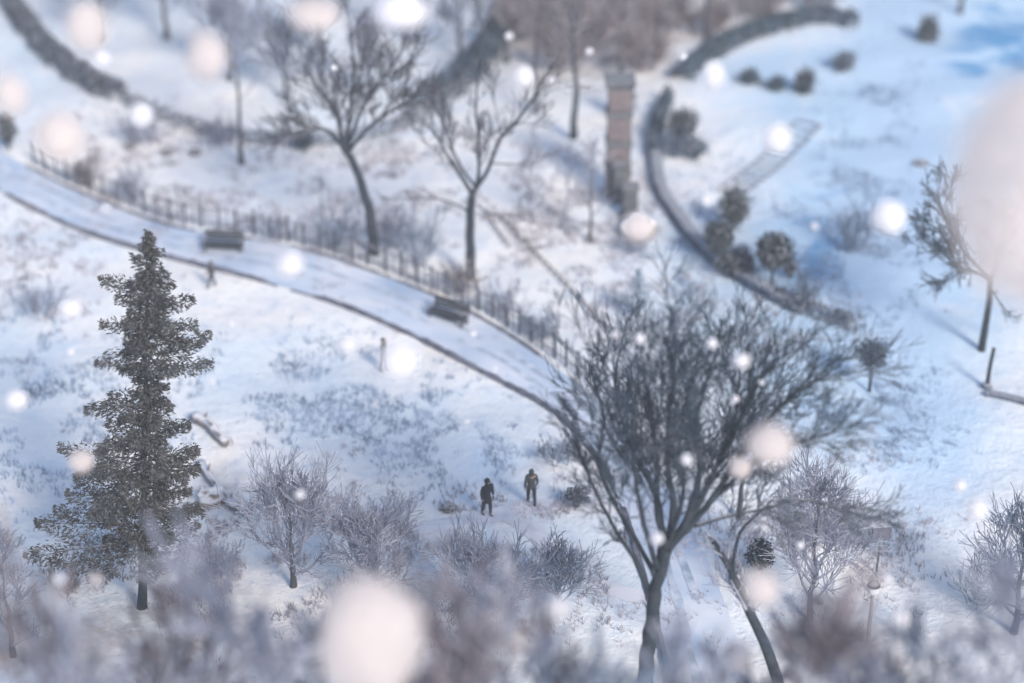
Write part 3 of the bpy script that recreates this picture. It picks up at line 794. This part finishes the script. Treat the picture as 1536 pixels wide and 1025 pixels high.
WT(20, 985, 810, 130, 'dark blue twiggy bush-like tree at the lower left edge', 97, tm='bark', cm='bluetwig', fork=.1, nl=14, r=.12, kids=6)

# foreground tree tops, bases below the frame
for i, (u, Y, vt, w, cmat, lab) in enumerate([
    (60, 47, 905, 300, 'mauvetwig', 'mauve brown foreground treetop in the lower left corner'),
    (230, 50, 945, 260, 'mauvetwig', 'mauve brown foreground treetop directly below the spruce'),
    (400, 46, 900, 260, 'greytwig', 'grey foreground treetop left of the largest cream snowflake at the bottom'),
    (590, 49, 960, 250, 'mauvetwig', 'mauve brown foreground treetop behind the largest cream snowflake at the bottom'),
    (760, 47, 940, 240, 'greytwig', 'grey foreground treetop left of the big trunk at the bottom'),
    (900, 44, 985, 200, 'bluetwig', 'dark blue foreground treetop touching the big trunk at the bottom'),
    (1130, 50, 985, 230, 'mauvetwig', 'mauve brown foreground treetop right of the big trunk at the bottom'),
    (1280, 46, 965, 240, 'greytwig', 'grey foreground treetop below the blurred lamp post'),
    (1420, 48, 950, 240, 'bluetwig', 'bluish foreground treetop left of the lower right corner'),
    (1530, 45, 900, 220, 'greytwig', 'grey foreground treetop filling the lower right corner'),
    (140, 44, 930, 260, 'greytwig', 'grey foreground treetop between the two leftmost mauve ones at the bottom'),
    (320, 51, 930, 240, 'mauvetwig', 'mauve brown foreground treetop right of the spruce foot at the bottom'),
    (480, 50, 925, 220, 'bluetwig', 'bluish foreground treetop left half behind the largest cream snowflake'),
    (680, 45, 935, 220, 'mauvetwig', 'mauve brown foreground treetop right of the largest cream snowflake'),
    (830, 50, 945, 220, 'mauvetwig', 'mauve brown foreground treetop below the small white snowflake left of the trunk'),
    (1040, 46, 1005, 200, 'greytwig', 'grey foreground treetop directly between both dark trunks at the bottom'),
    (1210, 45, 975, 220, 'mauvetwig', 'mauve brown foreground treetop left of the blurred lamp post'),
    (1360, 50, 975, 220, 'mauvetwig', 'mauve brown foreground treetop right of the blurred lamp post')]):
    Y -= 6; vt += 56; tp = P(u, vt, Y); b = Vector((tp.x * 1.0, Y, terr(tp.x, Y))); h = tp.z - b.z
    W('foreground_tree', b, h, w / 2 * (tp - CAM).length / F, lab, 'tree', 120 + i, tm='greybark', cm=cmat, fork=.55, nl=12, r=.24, kids=9, lvl=2, rmin=.052, group='treetops along the bottom of the view', elev=(.4, 1.1))

# ------------------------------------------------------------------ shrubs on stems
topiary('round_tree', 1157, 432, 376, 58, 54, 'neat round dark evergreen ball on a stem, largest on the icy lawn', 201, n=2600, s=.2)
topiary('round_tree', 1076, 398, 354, 46, 44, 'dark oval evergreen on a stem above the low wall, left of the largest round ball', 202, n=2200, s=.2)
topiary('evergreen_shrub', 1100, 345, 310, 44, 60, 'ragged dark evergreen shrub at the foot of the snowy ladder track', 203, n=1700, s=.22)
topiary('evergreen_shrub', 1105, 412, 392, 60, 36, 'low dark evergreen spreading under the oval one along the wall', 204, n=1500, s=.22)
topiary('evergreen_shrub', 1020, 222, 190, 50, 54, 'dark pointed evergreen beside the upper left of the icy lawn', 205, n=1700, s=.24)
topiary('evergreen_shrub', 1042, 240, 222, 42, 34, 'small bluish shrub just below the dark pointed evergreen', 206, m='bluehedge', n=400, s=.22)
topiary('umbrella_tree', 1304, 588, 530, 52, 44, 'small umbrella-crowned tree between the big crown and icy avenue', 207, m='bluehedge', n=1100, s=.2)
topiary('evergreen_shrub', 1392, 62, 46, 34, 44, 'blurred dark round shrub beside the blue ice at the top', 208, n=1000, s=.26)
topiary('evergreen_shrub', 1266, 105, 92, 36, 34, 'blurred grey round shrub on the right of the upper icy lawn', 209, m='hedge', n=500, s=.24)
topiary('evergreen_shrub', 1206, 140, 122, 34, 40, 'blurred dark shrub, largest of the cluster on the upper icy lawn', 210, n=900, s=.24)
topiary('evergreen_shrub', 1165, 135, 126, 30, 24, 'blurred faint shrub in the middle of the cluster on the upper icy lawn', 211, m='bluehedge', n=400, s=.24)
topiary('evergreen_shrub', 1125, 124, 116, 34, 22, 'blurred dark shrub, leftmost of the cluster on the upper icy lawn', 212, m='bluehedge', n=600, s=.24)
topiary('evergreen_shrub', 1185, 418, 400, 24, 34, 'small greyish shrub close to the right of the largest round ball', 213, m='hedge', n=300, s=.2)
topiary('evergreen_shrub', 865, 762, 743, 36, 30, 'small dark shrub right of the two walkers', 214, m='hedge', n=350, s=.2)
topiary('evergreen_shrub', 1140, 855, 832, 40, 40, 'dark blue shrub right of the big tree fork', 215, m='leaf', n=800, s=.22)
topiary('evergreen_shrub', 455, 225, 208, 34, 34, 'dark shrub beside the left side of the leaning tree crown', 216, m='bluehedge', n=500, s=.24)
topiary('evergreen_shrub', 14, 225, 190, 26, 50, 'dark blue shrub at the left edge where the road enters', 217, m='leaf', n=900, s=.24)
topiary('evergreen_shrub', 935, 180, 150, 36, 60, 'blue-grey shrub behind the right side of the banded brick pillar', 218, m='bluehedge', n=900, s=.24)
spruce('blue_spruce', (958, 476), 405, [(400, 3, 3), (420, 12, 12), (440, 26, 28), (462, 20, 22), (480, 5, 5)], 'small pale blue spruce just above the big tree crown', 219, m='bluespruce', dens=.3, trunk_r=.09, needle=.24, start=.2)

# frosted bushes
for i, (u, v, w, h, m, lab) in enumerate([
    (500, 372, 130, 60, 'bluetwig', 'bluish twiggy bush behind the fence, left of the leaning trunk'),
    (420, 360, 90, 45, 'greytwig', 'grey twiggy bush behind the fence nearest the left bench'),
    (625, 400, 100, 70, 'bluetwig', 'bluish frosted bush between leaning and forked trunks'),
    (590, 372, 60, 50, 'greytwig', 'pale frosted bush touching the leaning trunk'),
    (760, 470, 90, 40, 'greytwig', 'pale bush at the foot of the forked trunk'),
    (690, 440, 70, 45, 'browntwig', 'brownish bush behind the askew bench'),
    (205, 300, 60, 45, 'greytwig', 'dull grey bush behind the fence at the far left'),
    (128, 278, 50, 40, 'browntwig', 'dark brown bush at the left start of the fence'),
    (815, 505, 90, 40, 'bluetwig', 'bluish bush where the road nears the big tree'),
    (1275, 375, 80, 70, 'bluetwig', 'sparse bluish bush on the icy lawn under the brightest snowflake'),
    (1215, 455, 60, 40, 'bluetwig', 'small bluish bush above the low broken hedge'),
    (835, 690, 100, 34, 'bluetwig', 'bluish bush just above the right walker'),
    (1010, 235, 60, 40, 'bluetwig', 'faint bluish bush inside the wall curve'),
    (330, 860, 90, 50, 'greytwig', 'grey bush close right of the spruce foot'),
    (100, 890, 90, 40, 'browntwig', 'brownish bush left of the spruce foot'),
    (600, 790, 100, 40, 'greytwig', 'pale feathery bush left of the hooded walker'),
    (950, 378, 60, 30, 'greytwig', 'grey bush around the snowy rock'),
    (215, 215, 70, 40, 'greytwig', 'pale grey bush under the thin low hedge at the left'),
    (330, 220, 90, 35, 'greytwig', 'pale grey bush left of the slim tree foot'),
    (60, 470, 100, 40, 'greytwig', 'faint frosted bush at the left edge beside the spruce top'),
    (1470, 905, 90, 60, 'bluetwig', 'bluish bush left of the dark tree at the lower right edge')]):
    bush('frosted_bush', u, v, w, h, lab, 300 + i, m=m, n=22, group='frosted bushes of the park')

# ------------------------------------------------------------------ pillars, rock, log, sign, lamp
def pillar():
    b = G(926, 292); h = hgt(b, 122); root = empty('brick_pillar', b, 'tall banded reddish brick pillar with dark bands in the upper centre', 'pillar')
    for i in range(4):
        z0 = h * i / 4; mb = MB(); mb.box(b + Vector((0, 0, z0 + h / 8 + (0 if i else -.1))), (1.35 - .03 * i, 1.35 - .03 * i, h / 4 - .22), 0, bev=.03); mb.build('shaft', 'brick', root, False)
        mb = MB(); mb.box(b + Vector((0, 0, z0 + h / 4 - .1)), (1.5, 1.5, .24), 0, bev=.04); mb.build('band', 'greystone', root, False)
    mb = MB(); mb.box(b + Vector((0, 0, h + .1)), (1.7, 1.7, .2), 0, bev=.05); mb.build('cap', 'greystone', root, False)
pillar()
def stone_pillar(u, v, vt, w, label):
    b = G(u, v); h = hgt(b, vt); root = empty('stone_pillar', b, label, 'pillar')
    mb = MB(); mb.box(b + Vector((0, 0, h * .45)), (w, w, h * .9), .1, bev=.05); mb.build('shaft', 'greystone', root, False)
    mb = MB(); mb.box(b + Vector((0, 0, h * .9 + .09)), (w + .2, w + .2, .18), .1, bev=.05); mb.build('cap', 'greystone', root, False)
    mb = MB(); mb.box(b + Vector((0, 0, .07)), (w + .25, w + .25, .3), .1, bev=.05); mb.build('plinth', 'greystone', root, False)
stone_pillar(944, 325, 277, .8, 'short grey stone pillar between the brick pillar and snowy rock')
stone_pillar(928, 292 + 10, 240, .7, 'squat grey stone pillar directly in front of the banded brick pillar')
def rock(u, v, r, label, seed, m='rock', sq=(1.1, 1, .8)):
    b = G(u, v); mb = MB(); mb.lump(b + Vector((0, 0, r * .4)), r, random.Random(seed), 4, .30, sq, 2.0)
    o = mb.build('rock', m); tag(o, label, 'rock')
rock(956, 352, .85, 'large pale snow-covered rock beside the grey stone pillar', 1)
rock(1381, 248, .35, 'tiny dark rock lying alone on the ice near the huge snowflake', 2, 'iron', (1.3, .8, .5))
rock(318, 752, .5, 'brown snow-dusted boulder right of the spruce', 3, 'brownrock', (1.3, 1, .8))
rock(250, 232, .3, 'small dark stone on the snow under the thin low hedge', 4, 'iron')
rock(293, 232, .32, 'small dark stone left of the slim tree foot', 5, 'iron')
rock(194, 222, .28, 'small dark stone near the left cream snowflake', 6, 'iron')
rock(310, 198, .45, 'dark stone touching the thin low hedge left of the slim tree', 7, 'iron')
rock(672, 765, .3, 'small stone on the snow left of the hooded walker', 8, 'iron')
def log(pl, r, label, seed):
    pts = [p + Vector((0, 0, r * .8)) for p in gcurve(pl, 14)]; rng = random.Random(seed)
    root = empty('fallen_log', pts[0], label, 'log'); mb = MB(); mb.tube([p + rv(rng) * r * .15 for p in pts], [r * (1 - .3 * i / 13) for i in range(14)], 9)
    mb.build('stem', 'log', root)
    for k in range(3):
        q = pts[3 + k * 4]; st = MB(); st.tube([q, q + Vector((rng.uniform(-.4, .4), rng.uniform(-.3, .3), .6))], [r * .35, r * .15], 6); st.build('branch_stub', 'log', root)
log([(292, 632), (312, 642), (330, 662), (338, 672)], .28, 'short grey fallen log right of the spruce', 5)
log([(300, 700), (325, 735), (352, 768)], .22, 'brown fallen log running down past the boulder', 6)
log([(1095, 840), (1110, 865), (1100, 880)], .25, 'stubby dark log behind the big tree fork', 7)

def post_sign():
    b = G(1314, 862); h = hgt(b, 790); root = empty('box_sign', b, 'small dark box sign on a thin pole at the lower right', 'sign')
    mb = MB(); mb.tube([b - Vector((0, 0, .2)), b + Vector((.05, 0, h * .75))], [.05, .04], 8); mb.build('pole', 'iron', root)
    mb = MB(); mb.box(b + Vector((.07, 0, h * .86)), (.78, .16, .62), .1); pn = mb.build('panel', 'sign', root, False)
    mb = MB(); mb.box(b + Vector((.07, 0, h * .86 + .335)), (.86, .26, .05), .1); mb.build('cover', 'sign', pn, False)
post_sign()
def lamp(u, v, vt, label):
    b = G(u, v); h = hgt(b, vt); root = empty('lamp_post', b, label, 'lamp post')
    mb = MB(); mb.tube([b - Vector((0, 0, .2)), b + Vector((0, 0, .5)), b + Vector((0, 0, .52)), b + Vector((0, 0, h - .5))], [.2, .17, .09, .06], 10); mb.build('pole', 'iron', root)
    mb = MB(); mb.lump(b + Vector((0, 0, h - .28)), .24, random.Random(1), 3, 0); lg = mb.build('lamp_globe', 'glass', root)
    mb = MB(); mb.tube([b + Vector((0, 0, h - .12)), b + Vector((0, 0, h)), b + Vector((0, 0, h + .1))], [.26, .2, .04], 12); mb.build('lamp_cap', 'iron', lg)
lamp(1300, 985, 875, 'dark blurred lamp post standing among treetops at lower right')
lamp(1110, 778, 690, 'short dark lamp post seen through right side of the big crown')
def post(u, v, vt, r, label):
    b = G(u, v); h = hgt(b, vt); root = empty('wooden_post', b, label, 'post')
    mb = MB(); mb.tube([b - Vector((0, 0, .2)), b + Vector((.03, 0, h * .5)), b + Vector((.12, 0, h))], [r, r * .9, r * .8], 8); mb.build('pole', 'bark', root)
    mb = MB(); mb.lump(b + Vector((0, 0, .1)), r * 2.2, random.Random(3), 2, .2, (1.2, 1, .8)); mb.build('footing', 'stonetop', root)
post(1480, 582, 522, .11, 'thin dark post on a stone footing under the bent right tree')

# ladder-like track on the snow
def ladder_track():
    a = G(1095, 292); c = G(1214, 186); root = empty('ladder_track', a, 'long ladder-like wooden track lying across the icy lawn', 'track')
    d = (c - a); L = d.length; t = Vector((d.x, d.y, 0)).normalized(); s = Vector((-t.y, t.x, 0))
    def gp(k, off): 
        q = a.lerp(c, k) + s * off; return Vector((q.x, q.y, terr(q.x, q.y) + .14))
    for off in (-.75, .75):
        mb = MB(); mb.tube([gp(k / 30, off) for k in range(31)], [.04] * 31, 6); mb.build('rail', 'fencewood', root)
    mb = MB(); n = int(L / 1.0); ang = math.atan2(t.y, t.x)
    for k in range(n + 1): mb.box(gp(k / n, 0) - Vector((0, 0, .07)), (.09, 1.7, .07), ang)
    mb.build('rungs', 'fencewood', root, False)
ladder_track()

# rope handrail descending the slope
def rope_rail(pl, label, n=16, h=.28):
    pts = gcurve(pl, n); root = empty('rope_railing', pts[0], label, 'railing', 'rope railings of the slope trail')
    for p in pts:
        mb = MB(); mb.tube([p - Vector((0, 0, .1)), p + Vector((0, 0, h + .05))], [.05, .045], 6); mb.build('post', 'rope', root)
    mb = MB(); q = []
    for i in range(n - 1):
        for k in range(4):
            t = k / 4; z = h - .06 * math.sin(PI * t); q.append(pts[i].lerp(pts[i + 1], t) + Vector((0, 0, z)))
    q.append(pts[-1] + Vector((0, 0, h))); mb.tube(q, [.05] * len(q), 5); mb.build('rope', 'rope', root)
rope_rail([(745, 325), (800, 380), (850, 432), (915, 500)], 'right-hand low rope railing running from the forked tree to the big crown', 22)
rope_rail([(728, 322), (745, 348), (762, 372)], 'short left-hand low rope railing right beside the forked trunk', 7)

# ------------------------------------------------------------------ weeds poking through the snow
def weeds(name, blobs, m, seed, label, h=.35):
    rng = random.Random(seed); mb = MB()
    for (u0, v0, ru, rv_, n) in blobs:
        for _ in range(n):
            u = u0 + rng.gauss(0, 1) * ru * .5; v = v0 + rng.gauss(0, 1) * rv_ * .5; b = G(u, v)
            if noise.noise(Vector((b.x * .35, b.y * .3, seed))) < -.05: continue
            for k in range(rng.randint(3, 6)):
                q = b + Vector((rng.uniform(-.25, .25), rng.uniform(-.25, .25), -.02)); t = q + Vector((rng.uniform(-.15, .15), rng.uniform(-.15, .15), h * rng.uniform(.4, 1.3)))
                i = len(mb.v); w = Vector((rng.uniform(.015, .04), 0, 0)); mb.v += [q - w, q + w, t]; mb.f.append((i, i + 1, i + 2))
    tag(mb.build(name, m, smooth=False), label, 'weeds', kind='stuff')
weeds('dry_weeds', [(300, 290, 260, 90, 900), (600, 330, 220, 100, 900), (870, 310, 160, 120, 1100), (200, 210, 160, 60, 300), (620, 230, 160, 70, 400), (470, 800, 260, 100, 900), (780, 850, 260, 100, 900), (1240, 800, 160, 110, 900), (1020, 480, 200, 80, 400), (880, 760, 120, 40, 120), (350, 870, 300, 80, 900), (60, 400, 110, 120, 400)], 'weeds', 5, 'dry grey weed stalks poking through the snow')
weeds('frosted_weeds', [(1290, 280, 70, 160, 700), (1270, 400, 140, 90, 600), (1090, 330, 130, 110, 600), (80, 600, 150, 200, 900), (560, 620, 240, 80, 600), (450, 560, 200, 70, 400), (1300, 620, 150, 80, 500), (1000, 420, 120, 60, 300), (690, 690, 120, 50, 200), (1330, 150, 60, 120, 300)], 'weedsblue', 6, 'bluish frosted weed stalks poking through icy snow', .3)

# ------------------------------------------------------------------ falling snow
FL = [(1333, 325, 56, 56, 0, 'brightest white snowflake, over the icy avenue'), (1068, 515, 17, 17, 0, 'tiny bright snowflake over the middle of the big crown'),
 (1112, 542, 26, 26, 0, 'small bright snowflake over the right half of the big crown'), (960, 508, 17, 17, 0, 'tiny bright snowflake over the left half of the big crown'),
 (435, 397, 44, 44, 0, 'bright white snowflake over the road between both benches'), (520, 517, 32, 30, 0, 'small white snowflake just left of the pale-coated person'),
 (600, 540, 66, 62, 0, 'soft white snowflake right of the pale-coated person'), (90, 205, 78, 82, 1, 'cream snowflake over the left start of the fence'),
 (1166, 208, 46, 48, 0, 'white snowflake over the ladder-like track'), (1070, 113, 34, 46, 0, 'oval white snowflake under the dark blue hedge'),
 (1155, 667, 76, 64, 1, 'cream snowflake over the right part of the big crown'), (1110, 702, 36, 36, 1, 'small cream snowflake touching the larger one in the big crown'),
 (122, 692, 38, 38, 1, 'cream snowflake in front of the left boughs of the spruce'), (1490, 232, 56, 50, 0, 'bright white snowflake inside the huge cream one'),
 (1140, 882, 60, 60, 1, 'cream snowflake right of the big trunk'), (1105, 985, 50, 50, 1, 'pinkish snowflake near the bottom, right of the big trunk'),
 (836, 912, 36, 40, 0, 'white snowflake left of the big trunk near the bottom'), (90, 868, 22, 22, 0, 'small white snowflake left of the spruce trunk'),
 (143, 870, 26, 24, 1, 'small cream snowflake nearest the spruce trunk'), (1465, 765, 34, 34, 0, 'white snowflake above the dark blue twiggy tree at right'),
 (1440, 728, 20, 20, 0, 'tiny snowflake over pale snow at the right'), (1352, 928, 30, 30, 0, 'small bright snowflake right of the blurred lamp post'),
 (25, 600, 34, 34, 0, 'white snowflake at the left edge beside the spruce'), (212, 172, 38, 38, 0, 'white snowflake over the thin low hedge at the left'),
 (15, 142, 56, 72, 1, 'cream snowflake cut by the left edge'), (956, 342, 50, 46, 1, 'pinkish snowflake over the snowy rock'),
 (1060, 300, 16, 16, 0, 'tiny snowflake inside the wall curve'), (450, 742, 16, 16, 0, 'tiny snowflake over pale snow left of the walkers'),
 (1185, 1010, 30, 26, 1, 'small cream snowflake cut by the bottom edge'), (310, 85, 64, 80, 1, 'faint cream snowflake over the upper round lawn'),
 (555, 958, 168, 210, 1, 'largest cream snowflake at the bottom of the view'), (1572, 295, 330, 390, 1, 'huge cream snowflake cut by the right edge'),
 (130, 40, 70, 90, 1, 'faint cream snowflake in the upper left corner'), (152, 88, 26, 26, 0, 'small white snowflake beside the upper left hedge'),
 (785, 115, 30, 34, 0, 'white snowflake in front of the brown thicket'), (600, 15, 90, 60, 0, 'faint white snowflake over the upper round lawn near the tall hedge'),
 (105, 462, 40, 32, 0, 'soft white snowflake left of the spruce top'), (985, 808, 22, 22, 0, 'small white snowflake in the fork of the big tree'),
 (1030, 690, 18, 18, 0, 'tiny white snowflake low in the big crown'), (470, 20, 90, 50, 1, 'faint cream snowflake cut by the top edge'),
 (640, 915, 24, 24, 0, 'small white snowflake right of the largest cream one'), (765, 960, 50, 44, 1, 'faint cream snowflake near the bottom left of the trunk')]
for i, (u, v, w, h, warm, lab) in enumerate(FL):
    dmax = max(w, h)
    d = 62 if dmax < 24 else 58 if dmax < 40 else 54 if dmax < 60 else 46 if dmax < 100 else 40 if dmax < 250 else 31
    dirn = ray(u, v); c = CAM + dirn * d; rr = w / 2 * d / F * .93
    mb = MB(); mb.lump(c, rr, random.Random(500 + i), 3, .11, (1, 1, h / w), 1.6)
    root_off = c
    mb.v = [q - c for q in mb.v]
    o = mb.build('snowflake', 'flakewarm' if warm else 'flake'); o.location = c
    tag(o, lab, 'snowflake', 'snowflakes falling in front of the park')

rt = random.Random(77)
for i in range(46):                       # the smallest flakes, nothing tells one from the next
    u, v = rt.uniform(15, 1525), rt.uniform(15, 1010)
    if any(abs(u - f[0]) < f[2] and abs(v - f[1]) < f[3] for f in FL): continue
    if any(abs(u - a) < 26 and abs(v - c_) < 45 for a, c_ in ((730, 745), (797, 735), (577, 530), (318, 415), (336, 365), (672, 470), (926, 200))): continue
    d = rt.uniform(58, 70); c = CAM + ray(u, v) * d; rr = rt.uniform(3.2, 6) * d / F
    mb = MB(); mb.lump(Vector((0, 0, 0)), rr, rt, 2, .12); o = mb.build('snowflake', 'flake'); o.location = c
    tag(o, 'speck-like snowflake, among the faintest and smallest in the air', 'snowflake', 'snowflakes falling in front of the park')

# ------------------------------------------------------------------ cold haze of the falling snow
hz = MB(); hv = [(x, y, z) for z in (-2.5, 53) for (x, y) in ((-1600, -500), (1600, -500), (1600, 2600), (-1600, 2600))]
hz.v = [Vector(p) for p in hv]; hz.f = [(3, 2, 1, 0), (4, 5, 6, 7), (0, 1, 5, 4), (1, 2, 6, 5), (2, 3, 7, 6), (3, 0, 4, 7)]
hm = bpy.data.materials.new('cold_haze'); hm.use_nodes = True; hn = hm.node_tree; hn.nodes.remove(hn.nodes['Principled BSDF'])
pv = hn.nodes.new('ShaderNodeVolumePrincipled'); pv.inputs['Color'].default_value = (.86, .90, .97, 1); pv.inputs['Density'].default_value = .0010
hn.links.new(pv.outputs[0], hn.nodes['Material Output'].inputs['Volume'])
tag(hz.build('haze', hm, smooth=False), 'thin cold haze of falling snow over the park', kind='stuff')

# ------------------------------------------------------------------ world, sun, camera
w = bpy.data.worlds.new('World'); scene.world = w; w.use_nodes = True
sky = w.node_tree.nodes.new('ShaderNodeTexSky'); sky.sky_type = 'NISHITA'; sky.sun_disc = False
SE, SR = math.radians(32), math.radians(150)
sky.sun_elevation = SE; sky.sun_rotation = SR
bg = w.node_tree.nodes['Background']; bg.inputs['Strength'].default_value = .12
w.node_tree.links.new(sky.outputs[0], bg.inputs[0])
sd = bpy.data.lights.new('sun', 'SUN'); sd.energy = 2.7; sd.angle = math.radians(14); sd.color = (1, .88, .75)
so = bpy.data.objects.new('sun', sd); COL.objects.link(so)
sdir = Vector((math.sin(SR) * math.cos(SE), math.cos(SR) * math.cos(SE), math.sin(SE)))
so.rotation_euler = sdir.to_track_quat('Z', 'Y').to_euler(); so.location = (0, 0, 80)

cd = bpy.data.cameras.new('camera'); cam = bpy.data.objects.new('camera', cd); COL.objects.link(cam)
cam.location = CAM; cam.rotation_euler = (PI / 2 - PITCH, 0, 0)
cd.sensor_width = 36; cd.sensor_fit = 'HORIZONTAL'; cd.lens = 36 * F / 1536
cd.clip_start = .5; cd.clip_end = 6000
cd.dof.use_dof = True; cd.dof.focus_distance = 83; cd.dof.aperture_fstop = (cd.lens / 1000) / .95
scene.camera = cam
scene.view_settings.view_transform = 'Standard'; scene.view_settings.look = 'None'; scene.view_settings.exposure = .76; scene.view_settings.gamma = 1
scene.cycles.max_bounces = 6; scene.cycles.transparent_max_bounces = 6
